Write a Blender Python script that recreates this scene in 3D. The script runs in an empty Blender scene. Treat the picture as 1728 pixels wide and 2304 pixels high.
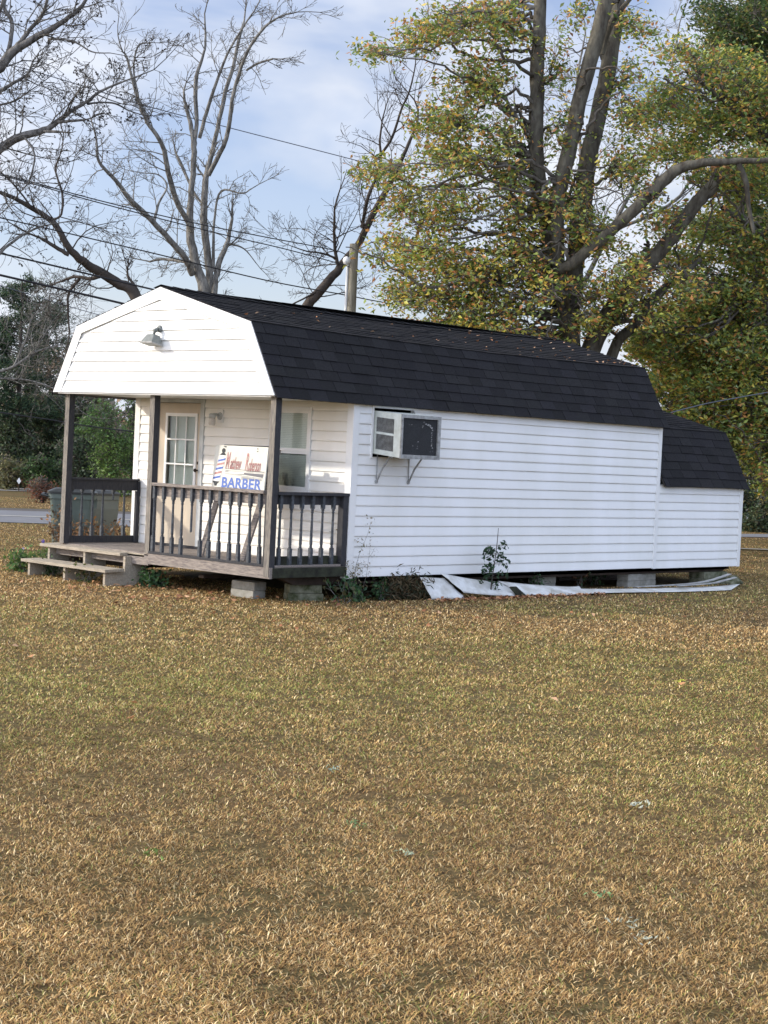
import bpy, math, random
import numpy as np
from mathutils import Vector, Matrix
sc = bpy.context.scene
col = sc.collection
random.seed(7)
RNG = np.random.default_rng(7)

# ------------------------------------------------------------------ camera
FPX = 3781.15                                   # focal length in photo pixels (1728 x 2304)
CAM = np.array([-14.783, -14.514, 1.845])
YAW, PITCH, ROLL = 0.7556, -0.0347, 0.0470
def cam_axes():
    f = np.array([math.cos(PITCH)*math.cos(YAW), math.cos(PITCH)*math.sin(YAW), math.sin(PITCH)])
    r = np.array([math.sin(YAW), -math.cos(YAW), 0.0]); u = np.cross(r, f)
    c, s = math.cos(ROLL), math.sin(ROLL)
    return c*r+s*u, -s*r+c*u, f
CR, CU, CF = cam_axes()
cd = bpy.data.cameras.new('camera'); cam = bpy.data.objects.new('camera', cd); col.objects.link(cam)
cd.sensor_fit = 'VERTICAL'; cd.sensor_height = 36.0; cd.lens = FPX/2304*36.0
cd.clip_start = 0.1; cd.clip_end = 3000
cam.matrix_world = Matrix(((CR[0], CU[0], -CF[0], CAM[0]), (CR[1], CU[1], -CF[1], CAM[1]), (CR[2], CU[2], -CF[2], CAM[2]), (0, 0, 0, 1)))
sc.camera = cam

# ------------------------------------------------------------------ world, sun, exposure
SUN = Vector((-1.0, 1.0, 0.60)).normalized()
EL = math.asin(SUN.z); ROT = math.atan2(SUN.x, SUN.y)
w = bpy.data.worlds.new('World'); sc.world = w; w.use_nodes = True
nt = w.node_tree; N = nt.nodes; Lk = nt.links; N.clear()
out = N.new('ShaderNodeOutputWorld'); bg = N.new('ShaderNodeBackground'); bg.inputs['Strength'].default_value = 0.135
sky = N.new('ShaderNodeTexSky'); sky.sky_type = 'NISHITA'; sky.sun_disc = False
sky.sun_elevation = EL; sky.sun_rotation = ROT % (2*math.pi); sky.dust_density = 1.0; sky.ozone_density = 1.6
tc = N.new('ShaderNodeTexCoord'); mp = N.new('ShaderNodeMapping'); mp.inputs['Scale'].default_value = (1.0, 1.0, 2.3)
mp.inputs['Location'].default_value = (0.35, 0.10, 0.55)
n1 = N.new('ShaderNodeTexNoise'); n1.inputs['Scale'].default_value = 4.2; n1.inputs['Detail'].default_value = 5.5; n1.inputs['Roughness'].default_value = 0.52
n1.inputs['Distortion'].default_value = 0.35
rp = N.new('ShaderNodeValToRGB'); rp.color_ramp.elements[0].position = 0.38; rp.color_ramp.elements[1].position = 0.55
rp.color_ramp.elements[0].color = (0.18, 0.18, 0.18, 1); rp.color_ramp.elements[1].color = (1, 1, 1, 1)
n2 = N.new('ShaderNodeTexNoise'); n2.inputs['Scale'].default_value = 7.0; n2.inputs['Detail'].default_value = 4
cr2 = N.new('ShaderNodeValToRGB'); cr2.color_ramp.elements[0].position = 0.35; cr2.color_ramp.elements[1].position = 0.7
cr2.color_ramp.elements[0].color = (5.2, 5.55, 6.3, 1); cr2.color_ramp.elements[1].color = (6.5, 6.85, 7.6, 1)
gn = N.new('ShaderNodeMix'); gn.data_type = 'RGBA'; gn.blend_type = 'MULTIPLY'; gn.inputs[0].default_value = 1.0
gn.inputs[7].default_value = (1.32, 1.22, 1.38, 1)
mx = N.new('ShaderNodeMix'); mx.data_type = 'RGBA'
Lk.new(tc.outputs['Generated'], mp.inputs['Vector']); Lk.new(mp.outputs['Vector'], n1.inputs['Vector']); Lk.new(mp.outputs['Vector'], n2.inputs['Vector'])
Lk.new(n1.outputs['Fac'], rp.inputs['Fac']); Lk.new(n2.outputs['Fac'], cr2.inputs['Fac'])
Lk.new(rp.outputs['Color'], mx.inputs[0]); Lk.new(sky.outputs['Color'], gn.inputs[6]); Lk.new(gn.outputs[2], mx.inputs[6]); Lk.new(cr2.outputs['Color'], mx.inputs[7])
prev_ = mx.outputs[2]
for dr_, lo_, hi_, tint_ in (((-.95, .12, .18), .0, .9, (2.35, 2.2, 2.0)), ((-.30, -.93, .20), -.05, .85, (1.28, 1.40, 1.64))):  # out-of-view sky brightened and tinted, added to fill the porch and side wall
    dp = N.new('ShaderNodeVectorMath'); dp.operation = 'DOT_PRODUCT'; dp.inputs[1].default_value = dr_
    Lk.new(tc.outputs['Generated'], dp.inputs[0])
    mr = N.new('ShaderNodeMapRange'); mr.interpolation_type = 'SMOOTHSTEP'; mr.inputs['From Min'].default_value = lo_; mr.inputs['From Max'].default_value = hi_
    Lk.new(dp.outputs['Value'], mr.inputs['Value'])
    cm = N.new('ShaderNodeMix'); cm.data_type = 'RGBA'; cm.clamp_result = False; cm.inputs[6].default_value = (1, 1, 1, 1); cm.inputs[7].default_value = (*tint_, 1); Lk.new(mr.outputs['Result'], cm.inputs[0])
    vs_ = N.new('ShaderNodeVectorMath'); vs_.operation = 'MULTIPLY'; Lk.new(prev_, vs_.inputs[0]); Lk.new(cm.outputs[2], vs_.inputs[1]); prev_ = vs_.outputs['Vector']
Lk.new(vs_.outputs['Vector'], bg.inputs['Color']); Lk.new(bg.outputs['Background'], out.inputs['Surface'])
sd = bpy.data.lights.new('sun', 'SUN'); sd.energy = 3.5; sd.angle = math.radians(2.0); sd.color = (1.0, 0.93, 0.82)
so = bpy.data.objects.new('sun', sd); col.objects.link(so); so.rotation_euler = SUN.to_track_quat('Z', 'Y').to_euler()
sc.view_settings.view_transform = 'Standard'; sc.view_settings.look = 'None'
sc.view_settings.exposure = 0.10; sc.view_settings.gamma = 1.0
sc.cycles.max_bounces = 8; sc.cycles.diffuse_bounces = 5; sc.cycles.transparent_max_bounces = 6
sc.cycles.transmission_bounces = 3; sc.cycles.glossy_bounces = 2

# ------------------------------------------------------------------ helpers
def at(px, py, D):
    "world point seen at photo pixel (px,py) at depth D metres"
    return CAM + D*(CF + (px-864)/FPX*CR - (py-1152)/FPX*CU)
def gp(px, D, z=0.0):
    "ground point at photo column px and depth D"
    v = CAM + D*CF + D*(px-864)/FPX*CR
    return v + CU*((z-v[2])/CU[2])

def tag(o, label=None, cat=None, group=None, kind=None):
    if label: o['label'] = label
    if cat: o['category'] = cat
    if group: o['group'] = group
    if kind: o['kind'] = kind
    return o
def empty(name, loc, label=None, cat=None, group=None, rz=0.0):
    o = bpy.data.objects.new(name, None); col.objects.link(o); o.location = loc; o.rotation_euler = (0, 0, rz)
    o.empty_display_size = 0.2
    bpy.context.view_layer.update()
    return tag(o, label, cat, group)
def put(o, parent):
    col.objects.link(o)
    if parent is not None:
        # the part's vertices are in world space: undo the parent's transform
        M = Matrix.Identity(4); p = parent
        while p is not None:
            M = Matrix.Translation(p.location) @ p.rotation_euler.to_matrix().to_4x4() @ M
            p = p.parent
        o.parent = parent
        W = M.inverted()
        o.location = W.to_translation(); o.rotation_euler = W.to_euler()
    return o

class MB:
    "collects faces (world coordinates); build() links them as one mesh object"
    def __init__(s): s.v = []; s.f = []; s.c = []; s.m = []; s.cur = (1, 1, 1); s.mi = 0; s.T = None
    def add(s, vs, fs):
        n = len(s.v)
        if s.T is not None: vs = [tuple(s.T @ Vector(v)) for v in vs]
        s.v += [tuple(v) for v in vs]
        for f in fs: s.f.append(tuple(i+n for i in f)); s.c.append(s.cur); s.m.append(s.mi)
        return s
    def box(s, lo, hi):
        x0, y0, z0 = lo; x1, y1, z1 = hi
        return s.add([(x0,y0,z0),(x1,y0,z0),(x1,y1,z0),(x0,y1,z0),(x0,y0,z1),(x1,y0,z1),(x1,y1,z1),(x0,y1,z1)],
                     [(0,3,2,1),(4,5,6,7),(0,1,5,4),(1,2,6,5),(2,3,7,6),(3,0,4,7)])
    def bar(s, a, b, w, h, up=(0,0,1)):
        "box from a to b, width w (sideways), height h (along up)"
        a = np.array(a, float); b = np.array(b, float); d = b-a; d /= np.linalg.norm(d)
        sd_ = np.cross(d, up); sd_ /= np.linalg.norm(sd_); u_ = np.cross(sd_, d)
        vs = [p + sx*sd_*w/2 + sz*u_*h/2 for p in (a, b) for sx, sz in ((-1,-1),(1,-1),(1,1),(-1,1))]
        return s.add(vs, [(0,1,2,3),(7,6,5,4),(0,4,5,1),(1,5,6,2),(2,6,7,3),(3,7,4,0)])
    def hexa(s, b4, t4):
        return s.add(list(b4)+list(t4), [(0,3,2,1),(4,5,6,7),(0,1,5,4),(1,2,6,5),(2,3,7,6),(3,0,4,7)])
    def prism(s, poly, d):
        "poly: 3-D points of a flat polygon, extruded by the vector d"
        n = len(poly); poly = [np.array(p, float) for p in poly]; d = np.array(d, float)
        return s.add(poly + [p+d for p in poly], [tuple(range(n))[::-1], tuple(range(n, 2*n))] + [(i, (i+1) % n, (i+1) % n+n, i+n) for i in range(n)])
    def tube(s, pts, rad, n=8, caps=True):
        pts = [np.array(p, float) for p in pts]
        if not hasattr(rad, '__len__'): rad = [rad]*len(pts)
        prev = None; vs = []
        for i, p in enumerate(pts):
            d = pts[min(i+1, len(pts)-1)] - pts[max(i-1, 0)]; d = d/(np.linalg.norm(d)+1e-9)
            if prev is None:
                a = np.array([0,0,1.0]) if abs(d[2]) < .9 else np.array([1.0,0,0]); x = np.cross(d, a)
            else: x = prev - d*np.dot(prev, d)
            x /= np.linalg.norm(x)+1e-9; prev = x; y = np.cross(d, x)
            for k in range(n):
                t = 2*math.pi*k/n; vs.append(p + rad[i]*(math.cos(t)*x + math.sin(t)*y))
        fs = []
        for i in range(len(pts)-1):
            for k in range(n):
                a = i*n+k; b = i*n+(k+1) % n; fs.append((a, b, b+n, a+n))
        if caps: fs += [tuple(range(n))[::-1], tuple(range((len(pts)-1)*n, len(pts)*n))]
        return s.add(vs, fs)
    def build(s, name, mats, parent=None, smooth=False):
        me = bpy.data.meshes.new(name); me.from_pydata(s.v, [], s.f)
        if not isinstance(mats, (list, tuple)): mats = [mats]
        for m in mats: me.materials.append(m)
        if len(mats) > 1: me.polygons.foreach_set('material_index', s.m)
        if any(c != (1, 1, 1) for c in s.c):
            at_ = me.color_attributes.new('Col', 'FLOAT_COLOR', 'CORNER')
            arr = []
            for f, c in zip(s.f, s.c): arr += [c[0], c[1], c[2], 1.0]*len(f)
            at_.data.foreach_set('color', arr)
        if smooth: me.polygons.foreach_set('use_smooth', [True]*len(me.polygons))
        me.update()
        o = bpy.data.objects.new(name, me)
        return put(o, parent)

def np_mesh(name, V, faces, k, mat, parent=None, colr=None, smooth=False):
    "fast mesh: V (n,3), faces (m,k) of one size k, colr per-vertex (n,3)"
    me = bpy.data.meshes.new(name); n = len(V); m = len(faces)
    me.vertices.add(n); me.vertices.foreach_set('co', np.asarray(V, np.float32).ravel())
    me.loops.add(m*k); me.loops.foreach_set('vertex_index', np.asarray(faces, np.int32).ravel())
    me.polygons.add(m); me.polygons.foreach_set('loop_start', np.arange(m, dtype=np.int32)*k)
    try: me.polygons.foreach_set('loop_total', np.full(m, k, np.int32))
    except Exception: pass
    if smooth: me.polygons.foreach_set('use_smooth', np.ones(m, bool))
    me.materials.append(mat); me.update(calc_edges=True)
    if colr is not None:
        a = me.color_attributes.new('Col', 'FLOAT_COLOR', 'POINT')
        c4 = np.ones((n, 4), np.float32); c4[:, :3] = colr; a.data.foreach_set('color', c4.ravel())
    o = bpy.data.objects.new(name, me)
    return put(o, parent)

def mat(name, base, rough=0.7, var=0.0, vscale=6.0, var_col=None, bump=0.0, bscale=40.0, attr=False, spec=0.3, stretch=None, metal=0.0, trans=0.0, detail=4):
    m = bpy.data.materials.new(name); m.use_nodes = True; t = m.node_tree; n = t.nodes; l = t.links
    b = n['Principled BSDF']; b.inputs['Roughness'].default_value = rough; b.inputs['Metallic'].default_value = metal
    b.inputs['Specular IOR Level'].default_value = spec
    b.inputs['Base Color'].default_value = (*base, 1)
    src = None
    tc = n.new('ShaderNodeTexCoord'); mp = n.new('ShaderNodeMapping'); l.new(tc.outputs['Object'], mp.inputs['Vector'])
    if stretch: mp.inputs['Scale'].default_value = stretch
    if var > 0:
        nz = n.new('ShaderNodeTexNoise'); nz.inputs['Scale'].default_value = vscale; nz.inputs['Detail'].default_value = detail
        nz.inputs['Roughness'].default_value = .62
        l.new(mp.outputs['Vector'], nz.inputs['Vector'])
        rr = n.new('ShaderNodeValToRGB'); rr.color_ramp.elements[0].position = .34; rr.color_ramp.elements[1].position = .66
        vc = var_col or tuple(c*(1-var) for c in base)
        rr.color_ramp.elements[0].color = (*vc, 1); rr.color_ramp.elements[1].color = (*base, 1)
        l.new(nz.outputs['Fac'], rr.inputs['Fac']); src = rr.outputs['Color']
    if attr:
        a = n.new('ShaderNodeAttribute'); a.attribute_name = 'Col'
        if src is None: src = a.outputs['Color']
        else:
            mm = n.new('ShaderNodeMix'); mm.data_type = 'RGBA'; mm.blend_type = 'MULTIPLY'; mm.inputs[0].default_value = 1
            l.new(src, mm.inputs[6]); l.new(a.outputs['Color'], mm.inputs[7]); src = mm.outputs[2]
    if src is not None: l.new(src, b.inputs['Base Color'])
    if bump > 0:
        nb = n.new('ShaderNodeTexNoise'); nb.inputs['Scale'].default_value = bscale; nb.inputs['Detail'].default_value = 5
        l.new(mp.outputs['Vector'], nb.inputs['Vector'])
        bp = n.new('ShaderNodeBump'); bp.inputs['Strength'].default_value = bump; bp.inputs['Distance'].default_value = .02
        l.new(nb.outputs['Fac'], bp.inputs['Height']); l.new(bp.outputs['Normal'], b.inputs['Normal'])
    if trans > 0:
        tr = n.new('ShaderNodeBsdfTranslucent'); ms = n.new('ShaderNodeMixShader'); ms.inputs[0].default_value = trans
        if src is not None: l.new(src, tr.inputs['Color'])
        else: tr.inputs['Color'].default_value = (*base, 1)
        l.new(b.outputs[0], ms.inputs[1]); l.new(tr.outputs[0], ms.inputs[2]); l.new(ms.outputs[0], n['Material Output'].inputs['Surface'])
    return m

M = {}
M['vinyl'] = mat('vinyl_siding', (.83, .83, .81), .42, .07, 1.6, (.765, .765, .725), bump=.05, bscale=9, stretch=(1, 1, .35), spec=.35)
M['vinyl_trim'] = mat('vinyl_trim', (.80, .80, .77), .38, .05, 3.0, spec=.35)
M['shingle'] = mat('asphalt_shingle', (.025, .025, .027), .85, .45, 60, bump=.5, bscale=220, attr=True, spec=.15)
M['metal_edge'] = mat('drip_edge', (.10, .09, .08), .6, .2, 8)
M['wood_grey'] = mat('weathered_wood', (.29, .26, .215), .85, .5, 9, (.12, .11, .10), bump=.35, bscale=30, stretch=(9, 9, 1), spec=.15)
M['wood_greyh'] = mat('weathered_wood_board', (.33, .285, .24), .85, .5, 9, (.15, .13, .12), bump=.35, bscale=30, stretch=(9, 1, 9), spec=.15)
M['wood_step'] = mat('step_wood', (.44, .38, .295), .85, .4, 7, (.27, .235, .18), bump=.35, bscale=30, stretch=(8, 1, 8), spec=.15)
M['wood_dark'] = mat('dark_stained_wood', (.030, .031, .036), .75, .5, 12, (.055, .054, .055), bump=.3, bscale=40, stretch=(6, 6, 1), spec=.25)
M['wood_black'] = mat('painted_baluster_wood', (.085, .095, .105), .6, .5, 30, (.035, .038, .043), bump=.2, bscale=60, spec=.3)
M['wood_mossy'] = mat('mossy_wood', (.045, .050, .032), .85, .5, 8, (.02, .02, .016), bump=.3, bscale=30, spec=.15)
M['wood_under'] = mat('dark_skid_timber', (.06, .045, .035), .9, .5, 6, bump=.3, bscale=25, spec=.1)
M['door'] = mat('door_paint', (.56, .47, .355), .5, .12, 2.5, (.48, .42, .33), spec=.35, stretch=(1, 3, .5))
M['trim_old'] = mat('door_trim_paint', (.62, .64, .62), .55, .25, 5, (.45, .47, .46))
M['vinyl_bounce'] = mat('bounce_tint_vinyl', (.84, .82, .765), .42, .07, 1.6, (.78, .755, .68), bump=.05, bscale=9, stretch=(1, 1, .35), spec=.3)  # warm ground bounce under the porch is put into this siding colour
M['glass'] = mat('window_glass', (.10, .125, .125), .06, spec=.6)
gb = M['glass'].node_tree; gp_ = gb.nodes['Principled BSDF']
_t = gb.nodes.new('ShaderNodeBsdfTransparent'); _t.inputs['Color'].default_value = (.90, .94, .91, 1)
_g = gb.nodes.new('ShaderNodeBsdfGlossy'); _g.inputs['Roughness'].default_value = .04
_m = gb.nodes.new('ShaderNodeMixShader'); _f = gb.nodes.new('ShaderNodeFresnel'); _f.inputs['IOR'].default_value = 1.5
_a = gb.nodes.new('ShaderNodeMath'); _a.operation = 'MULTIPLY_ADD'; _a.inputs[1].default_value = .9; _a.inputs[2].default_value = .0
gb.links.new(_f.outputs[0], _a.inputs[0]); gb.links.new(_a.outputs[0], _m.inputs[0]); gb.links.new(_t.outputs[0], _m.inputs[1]); gb.links.new(_g.outputs[0], _m.inputs[2])
gb.links.new(_m.outputs[0], gb.nodes['Material Output'].inputs['Surface'])
M['blind'] = mat('window_blind', (.72, .74, .68), .6, .1, 4)
M['dark'] = mat('dark_interior', (.02, .02, .02), .9)
M['white_metal'] = mat('enamel_white_metal', (.66, .69, .63), .4, .22, 7, (.50, .52, .45), spec=.4)
M['galv'] = mat('galvanised_metal', (.40, .41, .40), .5, .3, 14, (.22, .22, .21), metal=.2)
M['coil'] = mat('condenser_coil', (.13, .13, .13), .6, .5, 60, (.07, .07, .07), stretch=(1, 1, 5), metal=.3)
M['grey_metal'] = mat('lamp_grey_metal', (.20, .215, .20), .5, .3, 20)
M['jar'] = mat('frosted_lamp_glass', (.62, .58, .53), .25, spec=.5)
M['block'] = mat('concrete_block', (.36, .35, .31), .95, .35, 9, (.24, .23, .19), bump=.5, bscale=90, spec=.1)
M['block_moss'] = mat('mossy_concrete_block', (.22, .22, .16), .95, .6, 8, (.05, .06, .025), bump=.5, bscale=90, spec=.1)
M['sign'] = mat('sign_board_paint', (.70, .685, .60), .5, .14, 4, (.60, .585, .50))
M['sign_red'] = mat('sign_faded_red', (.40, .17, .15), .6, .35, 40, (.52, .34, .30))
M['sign_rust'] = mat('sign_faded_maroon', (.30, .12, .11), .6, .35, 40, (.42, .25, .23))
M['sign_blue'] = mat('sign_blue', (.075, .14, .42), .55, .3, 30, (.12, .19, .46))
M['sign_black'] = mat('sign_black', (.035, .04, .045), .6)
M['sign_grey'] = mat('sign_grey', (.15, .15, .16), .6)
M['sign_white'] = mat('sign_white', (.78, .77, .72), .5)
M['bin'] = mat('bin_green_plastic', (.085, .115, .10), .45, .3, 3, (.13, .16, .14), spec=.4)
M['bin2'] = mat('bin_grey_green_plastic', (.15, .165, .145), .45, .3, 3, (.11, .125, .11), spec=.4)
M['bin_lid'] = mat('bin_black_plastic', (.02, .023, .022), .35, spec=.5)
M['bark'] = mat('grey_bark', (.25, .24, .215), .9, .5, 6, (.075, .07, .062), bump=.9, bscale=14, stretch=(2.5, 2.5, .8), spec=.1)
M['bark_pecan'] = mat('pecan_bark', (.19, .18, .165), .9, .5, 6, (.06, .056, .05), bump=.6, bscale=18, stretch=(2.5, 2.5, .8), spec=.1)
M['bark_dark'] = mat('dark_bark', (.085, .072, .062), .9, .5, 4, (.045, .038, .033), bump=.5, bscale=16, spec=.1)
M['bark_lichen'] = mat('lichened_oak_bark', (.145, .135, .105), .9, .6, 3.2, (.05, .042, .034), bump=1.0, bscale=9, stretch=(2, 2, .8), spec=.1, detail=6)
M['bark_twig'] = mat('oak_twig_bark', (.16, .145, .12), .9, .5, 5, (.07, .06, .05), spec=.1)
M['leaf'] = mat('leaves', (.5, .5, .5), .5, attr=True, spec=.35, trans=.35)
M['leaf'].node_tree.nodes['Principled BSDF'].inputs['Base Color'].default_value = (1, 1, 1, 1)
M['needle'] = mat('needles', (.5, .5, .5), .7, attr=True, spec=.15, trans=.12)
M['blade'] = mat('grass_blades', (.5, .5, .5), .65, attr=True, spec=.15, trans=.20)
M['litter'] = mat('fallen_leaf', (.5, .5, .5), .7, attr=True, spec=.2, trans=.15)
M['asphalt'] = mat('asphalt', (.185, .19, .205), .85, .15, 2, bump=.2, bscale=120)
M['concrete'] = mat('worn_concrete', (.30, .29, .27), .9, .3, 1.5)
M['line'] = mat('road_line_paint', (.34, .335, .31), .8, .2, 4)
M['pole'] = mat('utility_pole_wood', (.30, .28, .22), .9, .45, 3, (.17, .155, .12), bump=.4, bscale=20, stretch=(7, 7, .7), spec=.1)
M['pvc'] = mat('white_conduit', (.72, .73, .72), .4)
M['wire'] = mat('black_cable', (.02, .02, .022), .6)
M['wire_thin'] = mat('aluminium_wire', (.10, .11, .13), .6)
M['rusty'] = mat('dark_debris', (.10, .09, .08), .8, .4, 10)
M['flower'] = mat('purple_petal', (.22, .18, .62), .6)
M['paper'] = mat('paper_notice', (.66, .70, .68), .7)
M['house_far'] = mat('far_house_paint', (.42, .46, .50), .7)

# fac-noise in numpy (value noise) for patches on the lawn
_G = RNG.random((256, 256))
def vnoise(x, y, s):
    x = np.asarray(x)/s+500; y = np.asarray(y)/s+500
    xi = np.floor(x).astype(int); yi = np.floor(y).astype(int); fx = x-xi; fy = y-yi
    fx = fx*fx*(3-2*fx); fy = fy*fy*(3-2*fy); g = lambda a, b: _G[a % 256, b % 256]
    return (g(xi, yi)*(1-fx)+g(xi+1, yi)*fx)*(1-fy)+(g(xi, yi+1)*(1-fx)+g(xi+1, yi+1)*fx)*fy
def fbm(x, y, s): return (vnoise(x, y, s)+.5*vnoise(x+31, y-7, s/2)+.25*vnoise(x-13, y+57, s/4))/1.75

# ------------------------------------------------------------------ ground, road
def ground():
    m = bpy.data.materials.new('lawn_ground'); m.use_nodes = True; t = m.node_tree; n = t.nodes; l = t.links
    b = n['Principled BSDF']; b.inputs['Roughness'].default_value = .95; b.inputs['Specular IOR Level'].default_value = .1
    tc = n.new('ShaderNodeTexCoord')
    def noise(s, d=5, r=.6):
        z = n.new('ShaderNodeTexNoise'); z.inputs['Scale'].default_value = s; z.inputs['Detail'].default_value = d; z.inputs['Roughness'].default_value = r
        l.new(tc.outputs['Object'], z.inputs['Vector']); return z
    def ramp(src, p0, c0, p1, c1, cm=None):
        r = n.new('ShaderNodeValToRGB'); e = r.color_ramp.elements; e[0].position = p0; e[0].color = (*c0, 1); e[1].position = p1; e[1].color = (*c1, 1)
        if cm: q = e.new((p0+p1)/2); q.color = (*cm, 1)
        l.new(src, r.inputs['Fac']); return r
    big = ramp(noise(.32).outputs['Fac'], .36, (.135, .112, .05), .62, (.165, .118, .058), (.145, .114, .052))
    fine = ramp(noise(14, 6, .75).outputs['Fac'], .35, (.36, .33, .30), .62, (1.2, 1.15, 1.1))
    mm = n.new('ShaderNodeMix'); mm.data_type = 'RGBA'; mm.blend_type = 'MULTIPLY'; mm.inputs[0].default_value = 1
    l.new(big.outputs[0], mm.inputs[6]); l.new(fine.outputs[0], mm.inputs[7]); l.new(mm.outputs[2], b.inputs['Base Color'])
    bp = n.new('ShaderNodeBump'); bp.inputs['Strength'].default_value = .8; bp.inputs['Distance'].default_value = .03
    l.new(noise(28, 6, .7).outputs['Fac'], bp.inputs['Height']); l.new(bp.outputs[0], b.inputs['Normal'])
    g = MB(); S = 600; g.add([(-S, -S, 0), (S, -S, 0), (S, S, 0), (-S, S, 0)], [(0, 1, 2, 3)])
    o = g.build('ground', m); tag(o, kind='structure')
    # road behind the building and its concrete edges
    def strip(name, near, far, mt, z, label=None):
        s_ = MB(); k = len(near)
        vs = [tuple(gp(px, D, z)) for px, D in near] + [tuple(gp(px, D, z)) for px, D in far]
        s_.add(vs, [(i, i+1, i+1+k, i+k) for i in range(k-1)])
        o = s_.build(name, mt); tag(o, kind='structure'); return o
    strip('road', [(-2600, 34), (-400, 35), (0, 35.7), (290, 36.4), (900, 40), (1665, 46.4), (2600, 60)],
                  [(-2600, 38.6), (-400, 40.2), (0, 41.4), (290, 42.6), (900, 46), (1665, 48.6), (2600, 66)], M['asphalt'], .012)
    strip('road_line', [(-2600, 36.2), (-400, 37.5), (0, 38.35), (290, 39.3), (900, 42.6)],
                  [(-2600, 36.45), (-400, 37.8), (0, 38.75), (290, 39.7), (900, 43)], M['line'], .018)
    strip('road_shoulder', [(-2600, 38.6), (-400, 40.2), (0, 41.4), (290, 42.6), (900, 46)],
                  [(-2600, 39.6), (-400, 41.3), (0, 42.8), (290, 44.1), (900, 47)], M['rusty'], .008)
    strip('footpath', [(1500, 38.6), (1665, 39.0), (1800, 39.3), (2600, 44)], [(1500, 39.0), (1665, 39.4), (1800, 39.75), (2600, 44.6)], M['concrete'], .03)
    strip('far_path', [(-2600, 50), (-400, 54), (0, 56), (300, 58)], [(-2600, 52), (-400, 57), (0, 59.5), (300, 61)], M['concrete'], .02)
ground()

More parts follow.
